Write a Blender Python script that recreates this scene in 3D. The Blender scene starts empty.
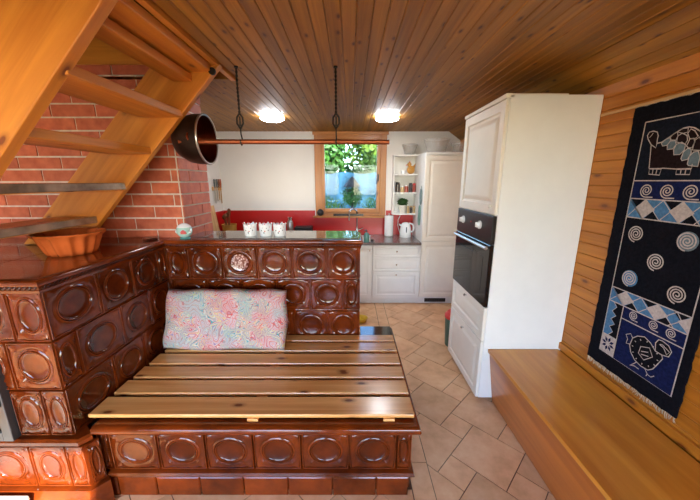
import bpy, bmesh, math, random
from mathutils import Vector as V, Matrix
random.seed(7)
R = math.radians
scene = bpy.context.scene
col = scene.collection

# ------------------------------------------------------------------ colour + materials
def lin(c):
    return tuple((x/12.92 if x <= .04045 else ((x+.055)/1.055)**2.4) for x in c)
def rgb(r, g, b):
    return lin((r/255, g/255, b/255)) + (1,)

class NT:
    """tiny node helper"""
    def __init__(self, name):
        self.m = bpy.data.materials.new(name); self.m.use_nodes = True
        self.t = self.m.node_tree; self.t.nodes.clear()
        self.out = self.n('ShaderNodeOutputMaterial')
    def n(self, typ, **kw):
        nd = self.t.nodes.new(typ)
        for k, v in kw.items():
            if k.startswith('_'): setattr(nd, k[1:], v)
            else: nd.inputs[k.replace('__', ' ')].default_value = v
        return nd
    def l(self, a, b): self.t.links.new(a, b)
    def ramp(self, fac, stops, interp='LINEAR'):
        r = self.t.nodes.new('ShaderNodeValToRGB'); r.color_ramp.interpolation = interp
        e = r.color_ramp.elements
        while len(e) < len(stops): e.new(.5)
        for el, (p, c) in zip(e, stops): el.position = p; el.color = c
        self.l(fac, r.inputs[0]); return r.outputs[0]
    def mix(self, fac, a, b, mode='MIX'):
        m = self.t.nodes.new('ShaderNodeMix'); m.data_type = 'RGBA'; m.blend_type = mode
        for s, x in ((m.inputs[0], fac), (m.inputs[6], a), (m.inputs[7], b)):
            if hasattr(x, 'is_linked'): self.l(x, s)
            else: s.default_value = x
        return m.outputs[2]
    def math(self, op, a, b=0.0, clamp=False):
        m = self.t.nodes.new('ShaderNodeMath'); m.operation = op; m.use_clamp = clamp
        for s, x in ((m.inputs[0], a), (m.inputs[1], b)):
            if hasattr(x, 'is_linked'): self.l(x, s)
            else: s.default_value = x
        return m.outputs[0]
    def bsdf(self, color, rough=.5, metal=0., coat=0., bump=None, bstr=.2, bdist=.01, **kw):
        p = self.t.nodes.new('ShaderNodeBsdfPrincipled')
        if hasattr(color, 'is_linked'): self.l(color, p.inputs['Base Color'])
        else: p.inputs['Base Color'].default_value = color
        if hasattr(rough, 'is_linked'): self.l(rough, p.inputs['Roughness'])
        else: p.inputs['Roughness'].default_value = rough
        p.inputs['Metallic'].default_value = metal
        p.inputs['Coat Weight'].default_value = coat
        p.inputs['Coat Roughness'].default_value = kw.pop('coat_rough', .05)
        for k, v in kw.items(): p.inputs[k.replace('__', ' ')].default_value = v
        if bump is not None:
            b = self.n('ShaderNodeBump', Strength=bstr, Distance=bdist)
            self.l(bump, b.inputs['Height']); self.l(b.outputs[0], p.inputs['Normal'])
        self.l(p.outputs[0], self.out.inputs[0]); return p

def plain(name, c, rough=.5, metal=0., coat=0., noise=.06, nscale=9., bstr=0., **kw):
    t = NT(name)
    tc = t.n('ShaderNodeTexCoord'); nz = t.n('ShaderNodeTexNoise', Scale=nscale, Detail=4.)
    t.l(tc.outputs['Object'], nz.inputs['Vector'])
    d = tuple(max(0, x*(1-noise*2)) for x in c[:3])+(1,); h = tuple(min(1, x*(1+noise)) for x in c[:3])+(1,)
    cc = t.ramp(nz.outputs[0], [(.3, d), (.7, h)])
    t.bsdf(cc, rough, metal, coat, bump=nz.outputs[0] if bstr else None, bstr=bstr, **kw)
    return t.m

def wood(name, dark, light, knot, rough=.38, coat=.25, knots=.62, island=.16, grain=26., bstr=.12, kscale=(3.2, 7.5)):
    t = NT(name)
    tc = t.n('ShaderNodeTexCoord'); geo = t.n('ShaderNodeNewGeometry')
    mp = t.n('ShaderNodeMapping', Scale=(1.1, grain, 1.)); t.l(tc.outputs['UV'], mp.inputs['Vector'])
    nz = t.n('ShaderNodeTexNoise', Scale=1., Detail=5., Roughness=.6, Distortion=.6); t.l(mp.outputs[0], nz.inputs['Vector'])
    mp2 = t.n('ShaderNodeMapping', Scale=(.5, 7., 1.)); t.l(tc.outputs['UV'], mp2.inputs['Vector'])
    nz2 = t.n('ShaderNodeTexNoise', Scale=1., Detail=3., Distortion=1.2); t.l(mp2.outputs[0], nz2.inputs['Vector'])
    s = t.math('ADD', t.math('MULTIPLY', nz.outputs[0], .55), t.math('MULTIPLY', nz2.outputs[0], .45))
    mid = tuple((a+b)/2 for a, b in zip(dark, light))
    c = t.ramp(s, [(.34, dark), (.5, mid), (.64, light)])
    mk = t.n('ShaderNodeMapping', Scale=kscale+(1.,)); t.l(tc.outputs['UV'], mk.inputs['Vector'])
    vo = t.n('ShaderNodeTexVoronoi', Scale=1., Randomness=1.); vo.voronoi_dimensions = '2D'
    t.l(mk.outputs[0], vo.inputs['Vector'])
    sep = t.n('ShaderNodeSeparateColor'); t.l(vo.outputs['Color'], sep.inputs[0])
    gate = t.math('GREATER_THAN', sep.outputs[0], knots)
    k = t.math('MULTIPLY', t.ramp(vo.outputs['Distance'], [(.05, (1, 1, 1, 1)), (.085, (.45, .45, .45, 1)), (.16, (0, 0, 0, 1))]), gate)
    c = t.mix(k, c, knot)
    hs = t.n('ShaderNodeHueSaturation')
    t.l(c, hs.inputs['Color'])
    v = t.math('ADD', t.math('MULTIPLY', geo.outputs['Random Per Island'], island*2), 1-island)
    t.l(v, hs.inputs['Value'])
    t.bsdf(hs.outputs[0], rough, 0, coat, bump=nz.outputs[0], bstr=bstr, bdist=.004, coat_rough=.18)
    return t.m

M = {}
M['pine_ceiling'] = wood('pine ceiling boards', rgb(118, 74, 14), rgb(174, 118, 32), rgb(84, 44, 12), rough=.52, coat=.04, island=.14, knots=.45, kscale=(4.6, 11.))
M['pine_wall'] = wood('pine wall boards', rgb(160, 90, 18), rgb(202, 130, 38), rgb(110, 54, 16), rough=.45, coat=.05, island=.07)
M['pine_stair'] = wood('varnished stair pine', rgb(188, 108, 32), rgb(228, 152, 58), rgb(120, 56, 16), rough=.42, coat=.15, island=.05, knots=.72, grain=18.)
M['pine_dark'] = wood('dark upstairs pine', rgb(140, 84, 34), rgb(176, 112, 50), rgb(80, 40, 18), rough=.45, coat=.1)
M['bench_wood'] = wood('waxed bench pine', rgb(166, 88, 28), rgb(202, 120, 44), rgb(120, 62, 22), rough=.32, coat=.3, island=.02, knots=.95, grain=12.)
M['bench_lid'] = wood('waxed bench top pine', rgb(196, 118, 34), rgb(230, 160, 62), rgb(126, 66, 24), rough=.3, coat=.3, island=.02, knots=.95, grain=9.)
M['slat_wood'] = wood('bench slat pine', rgb(200, 132, 64), rgb(238, 180, 108), rgb(116, 64, 28), rough=.26, coat=.5, island=.08, knots=.7)
M['frame_wood'] = wood('window larch', rgb(158, 92, 36), rgb(198, 128, 56), rgb(110, 60, 28), rough=.4, coat=.2, island=.06, knots=.93)
M['white_paint'] = plain('white lacquer', rgb(240, 238, 233), .45, coat=.05, noise=.012)
M['cream_paint'] = plain('cream lacquer fronts', rgb(240, 232, 218), .5, coat=.0, noise=.015)
M['plaster'] = plain('white plaster', rgb(236, 233, 228), .85, noise=.015, nscale=3., bstr=.04)
M['red_paint'] = plain('red backsplash paint', rgb(196, 28, 26), .3, coat=.3, noise=.05, nscale=3.)
M['mortar'] = plain('pale mortar', rgb(214, 200, 186), .9, noise=.08, nscale=30.)
M['grout'] = plain('floor grout', rgb(112, 82, 62), .9, noise=.1, nscale=30.)
M['copper'] = plain('copper', rgb(196, 112, 74), .28, 1., noise=.12, nscale=12.)
M['copper_rod'] = plain('dull copper', rgb(160, 88, 56), .42, .85, noise=.1, nscale=12.)
M['copper_dark'] = plain('tarnished copper', rgb(132, 62, 40), .32, 1., noise=.25, nscale=10.)
M['soot'] = plain('sooty black copper', rgb(48, 34, 30), .38, .5, noise=.3, nscale=14.)
M['iron'] = plain('black wrought iron', rgb(38, 34, 32), .5, .6, noise=.1)
M['chrome'] = plain('chrome', rgb(226, 226, 224), .1, 1., noise=.01)
M['steel'] = plain('brushed steel', rgb(190, 188, 184), .28, 1., noise=.04)
M['black_glass'] = plain('black glass', rgb(10, 11, 12), .05, 0., coat=0., noise=.02)
M['black'] = plain('black plastic', rgb(26, 26, 27), .45, noise=.06)
M['control'] = plain('dark brown control panel', rgb(18, 11, 10), .3, coat=0., noise=.05)
M['grey_metal'] = plain('grey cast metal', rgb(92, 96, 100), .4, .7, noise=.08)
M['stone'] = plain('polished grey stone', rgb(104, 92, 86), .12, coat=.6, noise=.16, nscale=40.)
M['black_stone'] = plain('polished black stone', rgb(20, 21, 18), .08, coat=.1, noise=.15, nscale=40.)
M['worktop'] = plain('grey stone worktop', rgb(112, 98, 92), .22, coat=.3, noise=.16, nscale=60.)
M['terracotta'] = plain('glazed terracotta', rgb(214, 104, 48), .26, coat=.5, noise=.08)
M['white_china'] = plain('white china', rgb(242, 242, 242), .2, coat=.4, noise=.01)
M['china_red'] = plain('red motif', rgb(206, 84, 80), .3, noise=.05)
M['teal'] = plain('teal', rgb(86, 146, 140), .25, coat=.4, noise=.08)
M['mint'] = plain('pale mint', rgb(176, 212, 200), .2, coat=.4, noise=.05)
M['straw'] = plain('yellow ochre pottery', rgb(190, 138, 58), .5, noise=.14)
M['bristle'] = plain('brown utensil wood', rgb(120, 70, 38), .6, noise=.15)
M['board_wood'] = wood('cutting board beech', rgb(196, 150, 96), rgb(226, 186, 136), rgb(170, 120, 70), rough=.55, coat=0, knots=.99)
M['dark_varnish'] = plain('dark glossy varnish', rgb(158, 124, 98), .2, coat=.6, noise=.3, nscale=8.)
M['leaf'] = plain('garden leaf', rgb(60, 104, 36), .5, noise=.3, nscale=3.)
M['leaf_light'] = plain('pale garden leaf', rgb(100, 128, 44), .5, noise=.3, nscale=3.)
M['leaf_dark'] = plain('herb leaf', rgb(46, 84, 30), .6, noise=.2)
M['grass'] = plain('garden ground', rgb(70, 96, 44), .9, noise=.3, nscale=5.)
M['tarp'] = plain('pale blue sheet', rgb(92, 146, 170), .6, noise=.3, nscale=4., bstr=.3)
M['bark'] = plain('weathered dark wood', rgb(72, 62, 60), .8, noise=.2)
M['red_plastic'] = plain('red plastic', rgb(208, 50, 46), .4, noise=.04)
M['grey_green'] = plain('grey green plastic', rgb(72, 100, 88), .4, noise=.05)
M['yellow'] = plain('yellow plastic', rgb(226, 190, 60), .4, noise=.05)
M['fringe'] = plain('cotton fringe', rgb(206, 184, 160), .9, noise=.2, nscale=60.)
M['hearth'] = plain('white enamel', rgb(226, 232, 226), .2, coat=.4, noise=.02)
M['spice_dark'] = plain('dark spice jar', rgb(58, 46, 44), .25, coat=.3, noise=.2)
M['spice_red'] = plain('red spice jar', rgb(150, 60, 44), .25, coat=.3, noise=.2)
M['spice_tan'] = plain('tan spice jar', rgb(196, 162, 112), .25, coat=.3, noise=.2)
M['sage'] = plain('sage green cloth', rgb(124, 158, 142), .85, noise=.12, nscale=20.)
M['slate_cloth'] = plain('grey green cloth', rgb(120, 138, 136), .85, noise=.12, nscale=20.)
M['pot_white'] = plain('pale plant pot', rgb(226, 218, 204), .5, noise=.03)
M['orange_skin'] = plain('orange yellow pottery', rgb(206, 146, 62), .4, noise=.2, nscale=16.)

def glaze(name, dark, light):
    t = NT(name); tc = t.n('ShaderNodeTexCoord')
    nz = t.n('ShaderNodeTexNoise', Scale=6., Detail=4., Roughness=.6); t.l(tc.outputs['Object'], nz.inputs['Vector'])
    nf = t.n('ShaderNodeTexNoise', Scale=70., Detail=3.); t.l(tc.outputs['Object'], nf.inputs['Vector'])
    geo = t.n('ShaderNodeNewGeometry')
    mid = tuple((a+b)/2 for a, b in zip(dark, light))
    c = t.ramp(nz.outputs[0], [(.3, dark), (.5, mid), (.7, light)])
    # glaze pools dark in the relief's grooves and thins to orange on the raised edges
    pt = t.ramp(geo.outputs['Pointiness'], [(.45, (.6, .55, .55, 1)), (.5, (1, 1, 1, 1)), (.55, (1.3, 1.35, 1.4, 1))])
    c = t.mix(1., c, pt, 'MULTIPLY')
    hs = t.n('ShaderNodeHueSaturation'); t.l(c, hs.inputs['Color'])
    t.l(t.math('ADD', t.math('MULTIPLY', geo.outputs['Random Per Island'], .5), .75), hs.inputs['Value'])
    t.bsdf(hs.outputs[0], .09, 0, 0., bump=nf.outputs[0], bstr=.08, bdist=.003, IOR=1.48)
    return t.m
M['glaze'] = glaze('brown stove glaze', rgb(66, 23, 6), rgb(112, 44, 9))

def brick_mat():
    t = NT('red clinker brick'); tc = t.n('ShaderNodeTexCoord'); geo = t.n('ShaderNodeNewGeometry')
    nz = t.n('ShaderNodeTexNoise', Scale=18., Detail=5.); t.l(tc.outputs['Object'], nz.inputs['Vector'])
    c = t.ramp(nz.outputs[0], [(.3, rgb(176, 84, 56)), (.7, rgb(204, 108, 74))])
    hs = t.n('ShaderNodeHueSaturation'); t.l(c, hs.inputs['Color'])
    t.l(t.math('ADD', t.math('MULTIPLY', geo.outputs['Random Per Island'], .24), .88), hs.inputs['Value'])
    t.bsdf(hs.outputs[0], .65, 0, 0., bump=nz.outputs[0], bstr=.15, bdist=.004)
    return t.m
M['brick'] = brick_mat()

def floor_mat():
    t = NT('terracotta stone floor tile'); tc = t.n('ShaderNodeTexCoord'); geo = t.n('ShaderNodeNewGeometry')
    nz = t.n('ShaderNodeTexNoise', Scale=5., Detail=6., Roughness=.65); t.l(tc.outputs['Object'], nz.inputs['Vector'])
    c = t.ramp(nz.outputs[0], [(.28, rgb(200, 152, 110)), (.5, rgb(226, 180, 136)), (.72, rgb(238, 202, 160))])
    hs = t.n('ShaderNodeHueSaturation'); t.l(c, hs.inputs['Color'])
    t.l(t.math('ADD', t.math('MULTIPLY', geo.outputs['Random Per Island'], .2), .9), hs.inputs['Value'])
    t.bsdf(hs.outputs[0], .38, 0, .1, bump=nz.outputs[0], bstr=.12, bdist=.004, coat_rough=.3)
    return t.m
M['floor_tile'] = floor_mat()

def paisley():
    t = NT('paisley cotton'); tc = t.n('ShaderNodeTexCoord')
    nz = t.n('ShaderNodeTexNoise', Scale=7., Detail=2.); t.l(tc.outputs['UV'], nz.inputs['Vector'])
    off = t.n('ShaderNodeVectorMath', _operation='SCALE'); t.l(nz.outputs['Color'], off.inputs[0]); off.inputs['Scale'].default_value = .28
    ad = t.n('ShaderNodeVectorMath', _operation='ADD'); t.l(tc.outputs['UV'], ad.inputs[0]); t.l(off.outputs[0], ad.inputs[1])
    v = t.n('ShaderNodeTexVoronoi', Scale=13.); v.voronoi_dimensions = '2D'; t.l(ad.outputs[0], v.inputs['Vector'])
    ring = t.math('FRACT', t.math('MULTIPLY', v.outputs['Distance'], 3.4))
    cream = rgb(198, 182, 170); coral = rgb(192, 84, 84); teal = rgb(84, 142, 146); pink = rgb(196, 120, 132); lil = rgb(140, 122, 158); yel = rgb(192, 178, 116)
    a = t.ramp(ring, [(0, coral), (.16, cream), (.3, pink), (.44, cream), (.58, lil), (.68, cream), (.84, pink), (.95, teal)], 'CONSTANT')
    b = t.ramp(ring, [(0, teal), (.14, cream), (.28, lil), (.4, yel), (.55, cream), (.7, teal), (.8, cream), (.92, coral)], 'CONSTANT')
    pat = t.n('ShaderNodeTexNoise', Scale=6., Detail=1.); t.l(tc.outputs['UV'], pat.inputs['Vector'])
    c = t.mix(t.math('GREATER_THAN', pat.outputs[0], .5), a, b)
    n2 = t.n('ShaderNodeTexNoise', Scale=8.5, Detail=1., Distortion=1.6); t.l(tc.outputs['UV'], n2.inputs['Vector'])
    k2 = t.math('FRACT', t.math('MULTIPLY', n2.outputs[0], 9.))
    d2 = t.ramp(k2, [(0, coral), (.14, cream), (.26, yel), (.4, pink), (.5, cream), (.64, teal), (.74, cream), (.86, lil), (.95, cream)], 'CONSTANT')
    n3 = t.n('ShaderNodeTexNoise', Scale=9., Detail=1.); t.l(off.outputs[0], n3.inputs['Vector'])
    c = t.mix(t.math('GREATER_THAN', n3.outputs[0], .49), c, d2)
    n4 = t.n('ShaderNodeTexNoise', Scale=5., Detail=1.); t.l(tc.outputs['UV'], n4.inputs['Vector'])
    c = t.mix(t.ramp(n4.outputs[0], [(.5, (0, 0, 0, 1)), (.62, (.28, .28, .28, 1))]), c, coral)
    c = t.mix(t.ramp(n4.outputs[0], [(.38, (.42, .42, .42, 1)), (.47, (0, 0, 0, 1))]), c, rgb(120, 166, 164))
    nf = t.n('ShaderNodeTexNoise', Scale=30., Detail=2.); t.l(tc.outputs['UV'], nf.inputs['Vector'])
    t.bsdf(c, .9, bump=nf.outputs[0], bstr=.25, bdist=.006)
    return t.m
M['paisley'] = paisley()

def cloth(name, c, sc=90., amt=.12):
    t = NT(name); tc = t.n('ShaderNodeTexCoord')
    nz = t.n('ShaderNodeTexNoise', Scale=sc, Detail=3.); t.l(tc.outputs['Object'], nz.inputs['Vector'])
    d = tuple(x*(1-amt) for x in c[:3])+(1,); h = tuple(min(1, x*(1+amt)) for x in c[:3])+(1,)
    t.bsdf(t.ramp(nz.outputs[0], [(.35, d), (.65, h)]), .95, bump=nz.outputs[0], bstr=.3, bdist=.003, Specular__IOR__Level=.1)
    return t.m
M['rug_black'] = cloth('rug near black', rgb(17, 17, 25), amt=.3)
M['rug_panel'] = cloth('rug dark slate panel', rgb(22, 26, 38), amt=.25)
M['rug_navy'] = cloth('rug navy', rgb(22, 30, 72), amt=.25)
M['rug_white'] = cloth('rug cream line', rgb(192, 182, 178), amt=.14)
M['rug_blue'] = cloth('rug light blue', rgb(80, 126, 168), amt=.16)
M['rug_grey'] = cloth('rug grey teal', rgb(106, 124, 134), amt=.16)
M['rug_brown'] = cloth('rug dark brown', rgb(34, 22, 24), amt=.25)

def emit(name, c, s):
    t = NT(name); e = t.n('ShaderNodeEmission', Color=c, Strength=s); t.l(e.outputs[0], t.out.inputs[0]); return t.m
LAMP = 44.
M['lamp'] = emit('lamp diffuser glow', rgb(246, 249, 255), LAMP)

def glass(name, tint=(1, 1, 1, 1), rough=0., refl=.0, k=1.6):
    t = NT(name)
    tr = t.n('ShaderNodeBsdfTransparent', Color=tint); gl = t.n('ShaderNodeBsdfGlossy', Roughness=rough)
    fr = t.n('ShaderNodeFresnel', IOR=1.5)
    mx = t.n('ShaderNodeMixShader')
    t.l(t.math('ADD', t.math('MULTIPLY', fr.outputs[0], k), refl, True), mx.inputs[0])
    t.l(tr.outputs[0], mx.inputs[1]); t.l(gl.outputs[0], mx.inputs[2]); t.l(mx.outputs[0], t.out.inputs[0])
    return t.m
M['pane'] = glass('window pane', (.9, .96, .95, 1), 0., .0, .3)
M['bowl_glass'] = glass('pressed glass', (.95, .94, .92, 1), .1, .03)
t = NT('pressed frosted glass')
a_, d_, g_ = t.n('ShaderNodeBsdfTransparent'), t.n('ShaderNodeBsdfDiffuse', Color=rgb(226, 222, 214)), t.n('ShaderNodeBsdfGlossy', Roughness=.12)
m1, m2 = t.n('ShaderNodeMixShader', Fac=.26), t.n('ShaderNodeMixShader', Fac=.06)
t.l(a_.outputs[0], m1.inputs[1]); t.l(d_.outputs[0], m1.inputs[2]); t.l(m1.outputs[0], m2.inputs[1]); t.l(g_.outputs[0], m2.inputs[2]); t.l(m2.outputs[0], t.out.inputs[0])
M['bowl_glass'] = t.m
M['dome_glass'] = glass('clear dome', (.96, .98, .98, 1), 0., .02)

# ------------------------------------------------------------------ mesh building
class MB:
    def __init__(self): self.bm = bmesh.new(); self.uv = self.bm.loops.layers.uv.new('UVMap'); self.off = (0., 0.)
    def shift(self): self.off = (random.uniform(0, 40), random.uniform(0, 40))
    def face(self, vs, mat=0, udir=None, uvs=None):
        try: f = self.bm.faces.new(vs)
        except ValueError: return None
        f.material_index = mat
        if uvs is not None:
            for l, c in zip(f.loops, uvs): l[self.uv].uv = (c[0]+self.off[0], c[1]+self.off[1])
        else:
            f.normal_update(); n = f.normal
            u = udir if udir is not None else V((1, 0, 0))
            if abs(n.dot(u)) > .9: u = V((0, 0, 1)) if abs(n.z) < .9 else V((0, 1, 0))
            w = n.cross(u)
            for l in f.loops: l[self.uv].uv = (l.vert.co.dot(u)+self.off[0], l.vert.co.dot(w)+self.off[1])
        return f
    def prism(self, pts, ext, udir=None, mat=0, shift=True):
        """polygon (3-D points) swept by ext"""
        if shift: self.shift()
        ext = V(ext); pts = [V(p) for p in pts]
        nrm = V((0, 0, 0))
        for i in range(len(pts)): nrm += (pts[i]-pts[0]).cross(pts[(i+1) % len(pts)]-pts[0])
        if nrm.dot(ext) > 0: pts.reverse()
        a = [self.bm.verts.new(p) for p in pts]; b = [self.bm.verts.new(p+ext) for p in pts]
        u = V(udir).normalized() if udir is not None else None
        if u is None:
            cand = [(pts[(i+1) % len(pts)]-pts[i]) for i in range(len(pts))]+[ext]
            u = max(cand, key=lambda c: c.length).normalized()
        self.face(a, mat, u); self.face(list(reversed(b)), mat, u)
        for i in range(len(pts)):
            j = (i+1) % len(pts); self.face([a[j], a[i], b[i], b[j]], mat, u)
    def box(self, x0, x1, y0, y1, z0, z1, mat=0, udir=None):
        self.prism([(x0, y0, z0), (x1, y0, z0), (x1, y1, z0), (x0, y1, z0)], (0, 0, z1-z0), udir, mat)
    def obox(self, O, U, W, N, a, b, c, mat=0):
        """oriented box: corner O, edges U*a, W*b, N*c"""
        O, U, W, N = V(O), V(U), V(W), V(N)
        self.prism([O, O+U*a, O+U*a+W*b, O+W*b], N*c, None, mat)
    def tube(self, pts, r, seg=10, mat=0, cap=True):
        pts = [V(p) for p in pts]; rings = []; n = len(pts)
        rr = r if isinstance(r, (list, tuple)) else [r]*n
        up = None
        for i, p in enumerate(pts):
            d = (pts[min(i+1, n-1)]-pts[max(i-1, 0)]).normalized()
            if up is None: up = V((0, 0, 1)) if abs(d.z) < .9 else V((1, 0, 0))
            s = d.cross(up).normalized(); up = s.cross(d).normalized()
            rings.append([self.bm.verts.new(p+(s*math.cos(t)+up*math.sin(t))*rr[i]) for t in [2*math.pi*k/seg for k in range(seg)]])
        for i in range(n-1):
            for k in range(seg):
                self.face([rings[i][k], rings[i][(k+1) % seg], rings[i+1][(k+1) % seg], rings[i+1][k]], mat)
        if cap: self.face(list(reversed(rings[0])), mat); self.face(rings[-1], mat)
    def lathe(self, prof, c=(0, 0, 0), seg=28, mat=0, axis='Z', flute=None, mats=None):
        """profile [(r, h)] turned about an axis; flute(k, theta)->radius factor"""
        c = V(c); rings = []
        for k, (r, h) in enumerate(prof):
            if r < 1e-6:
                p = {'Z': V((0, 0, h)), 'X': V((h, 0, 0)), 'Y': V((0, h, 0))}[axis]
                rings.append([self.bm.verts.new(c+p)]); continue
            ring = []
            for i in range(seg):
                t = 2*math.pi*i/seg; q = r*(flute(k, t) if flute else 1)
                a, b = q*math.cos(t), q*math.sin(t)
                p = {'Z': V((a, b, h)), 'X': V((h, a, b)), 'Y': V((b, h, a))}[axis]
                ring.append(self.bm.verts.new(c+p))
            rings.append(ring)
        for k in range(len(rings)-1):
            A, B = rings[k], rings[k+1]; m = mats[k] if mats else mat
            for i in range(seg):
                j = (i+1) % seg
                if len(A) == 1 and len(B) == 1: continue
                if len(A) == 1: self.face([A[0], B[j], B[i]], m)
                elif len(B) == 1: self.face([A[i], A[j], B[0]], m)
                else: self.face([A[i], A[j], B[j], B[i]], m)
    def ball(self, c, r, mat=0, seg=16, rings=10, sq=(1, 1, 1)):
        c = V(c); prev = None
        for k in range(rings+1):
            ph = math.pi*k/rings; z = -math.cos(ph); q = math.sin(ph)
            if k in (0, rings): ring = [self.bm.verts.new(c+V((0, 0, z*r*sq[2])))]
            else: ring = [self.bm.verts.new(c+V((q*math.cos(t)*r*sq[0], q*math.sin(t)*r*sq[1], z*r*sq[2]))) for t in [2*math.pi*i/seg for i in range(seg)]]
            if prev:
                for i in range(seg):
                    j = (i+1) % seg
                    if len(prev) == 1: self.face([prev[0], ring[j], ring[i]], mat)
                    elif len(ring) == 1: self.face([prev[i], prev[j], ring[0]], mat)
                    else: self.face([prev[i], prev[j], ring[j], ring[i]], mat)
            prev = ring
    def relief(self, O, U, W, w, h, rings, mat=0, back=None):
        """nested rectangles: rings of (inset, height) from the edge inward; closed at the back"""
        O, U, W = V(O), V(U).normalized(), V(W).normalized(); N = U.cross(W)
        self.shift()
        prev = None
        for ins, d in rings:
            ring = [self.bm.verts.new(O+U*a+W*b+N*d) for a, b in ((ins, ins), (w-ins, ins), (w-ins, h-ins), (ins, h-ins))]
            if prev is None: self.face(list(reversed(ring)), mat, W)
            else:
                for i in range(4): self.face([prev[i], prev[(i+1) % 4], ring[(i+1) % 4], ring[i]], mat, W)
            prev = ring
        self.face(prev, mat, W)
    def tile(self, O, U, W, w, h, mat=0, dish=None):
        """stove tile: raised border, ringed dished medallion, leafy corners"""
        O, U, W = V(O), V(U).normalized(), V(W).normalized(); N = U.cross(W)
        seg = 48
        sq = []
        for i in range(seg):
            s = i/seg*4; e = int(s); f = (s-e)*2-1
            sq.append([(f, -1), (1, f), (-f, 1), (-1, -f)][e])
        el = []
        for a, b in sq:
            l = math.hypot(a, b); el.append((a/l, b/l))
        g = .0035; hw, hh = w/2-g, h/2-g
        ra, rb = hw*.72, hh*.72
        prof = [('e', .0, -.007), ('e', .45, -.0062), ('e', .72, -.0042), ('e', .82, -.001), ('e', .85, .0032), ('e', .885, .0032), ('e', .915, -.0012), ('e', .95, .003), ('e', .99, .003), ('e', 1.06, -.001),
                ('m', .2, 1), ('m', .4, 2), ('m', .6, 3), ('m', .76, 1), ('m', .85, 0.0), ('m', .885, .0042), ('m', .955, .0048), ('m', 1., .0), ('m', 1.0001, -.012)]
        cen = O+U*(w/2)+W*(h/2); prev = None
        for typ, t, d in prof:
            ring = []
            if typ == 'e' and t == 0: ring = [self.bm.verts.new(cen+N*d)]
            else:
                for (sa, sb), (ea, eb) in zip(sq, el):
                    if typ == 'e': a, b, q = ea*ra*t, eb*rb*t, d
                    else:
                        a = ea*ra*1.06*(1-t)+sa*hw*t; b = eb*rb*1.06*(1-t)+sb*hh*t; q = d
                        if d in (1, 2, 3):
                            cor = max(0, abs(sa*sb)-.25); ang = math.atan2(sb, sa)
                            q = cor*.0085*(math.cos(16*ang+(0, 0, math.pi, 0)[d])*.6+.5) if d != 0 else 0
                    ring.append(self.bm.verts.new(cen+U*a+W*b+N*q))
            if prev is not None:
                m = dish if (dish is not None and typ == 'e' and t <= .8) else mat
                for i in range(seg):
                    j = (i+1) % seg
                    if len(prev) == 1: self.face([prev[0], ring[i], ring[j]], m)
                    else: self.face([prev[i], ring[i], ring[j], prev[j]], m)
            prev = ring
    def tiles(self, O, U, W, edges, h, mat=0, dish=None):
        O, U, W = V(O), V(U).normalized(), V(W)
        for k, (a, b) in enumerate(zip(edges[:-1], edges[1:])):
            self.tile(O+U*a, U, W, b-a, h, mat, dish=(1 if dish == k else None))
    def build(self, name, mats, parent=None, smooth=35, bevel=0, loc=None):
        me = bpy.data.meshes.new(name)
        bmesh.ops.recalc_face_normals(self.bm, faces=self.bm.faces[:]) if getattr(self, 'recalc', False) else None
        self.bm.to_mesh(me); self.bm.free()
        for m in (mats if isinstance(mats, (list, tuple)) else [mats]): me.materials.append(M[m])
        if smooth:
            me.polygons.foreach_set('use_smooth', [True]*len(me.polygons)); me.set_sharp_from_angle(angle=R(smooth))
        o = bpy.data.objects.new(name, me); col.objects.link(o)
        if parent is not None:
            o.parent = parent; o.matrix_parent_inverse = parent.matrix_world.inverted() if False else Matrix.Translation(-parent.location)
        if bevel:
            b = o.modifiers.new('bevel', 'BEVEL'); b.width = bevel; b.segments = 2; b.limit_method = 'ANGLE'; b.angle_limit = R(40)
        return o

def tag(o, label=None, cat=None, group=None, kind=None):
    if label: o['label'] = label
    if cat: o['category'] = cat
    if group: o['group'] = group
    if kind: o['kind'] = kind
    return o
def thing(name, label, cat, loc=(0, 0, 0), group=None):
    o = bpy.data.objects.new(name, None); o.location = loc; o.empty_display_size = .1; col.objects.link(o)
    return tag(o, label, cat, group)
def struct(o): return tag(o, kind='structure')
def copy_tree(o, parent=None):
    c = o.copy(); col.objects.link(c)
    if parent is not None: c.parent = parent
    for ch in list(o.children): copy_tree(ch, c)
    return c
X, Y, Z = V((1, 0, 0)), V((0, 1, 0)), V((0, 0, 1))

# ------------------------------------------------------------------ key dimensions
CEIL = 2.26; YB = 4.34; XR = 1.508; XL = -3.3; YF = -1.6; XK = -1.82
STZ = 1.195            # stove top height
SX = -1.32; SY = 1.207  # stove right face, stove front face
PY = 2.09              # half wall front face

# ------------------------------------------------------------------ floor
b = MB(); b.box(XL-.1, XR+.1, YF-.1, YB+.1, -.06, -.004, 1)
u = .157; C0 = V((.605, 1.489, 0)); e1 = V((math.cos(R(45)), math.sin(R(45)), 0)); e2 = V((math.cos(R(45)), -math.sin(R(45)), 0))
def clip(poly, lo, hi, ax):
    def half(p, s, val):
        out = []
        for i in range(len(p)):
            a, c = p[i], p[(i+1) % len(p)]; da, dc = s*(a[ax]-val), s*(c[ax]-val)
            if da >= 0: out.append(a)
            if (da >= 0) != (dc >= 0): out.append(a+(c-a)*(da/(da-dc)))
        return out
    p = half(poly, 1, lo)
    return half(p, -1, hi) if len(p) > 2 else p
def floor_tile(poly, rng):
    p = clip(poly, rng[0], rng[1], 0)
    if len(p) < 3: return
    p = clip(p, rng[2], rng[3], 1)
    if len(p) < 3: return
    c = sum(p, V((0, 0, 0)))/len(p)
    if max((q-c).length for q in p) < .03: return
    q = [x+(c-x).normalized()*.0035 for x in p]
    b.prism([x-Z*.004 for x in q], Z*.004)
RNG = (.448, XR-.01, YF, YB)
RNG2 = (-1.85, .33, 2.3, YB)
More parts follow.
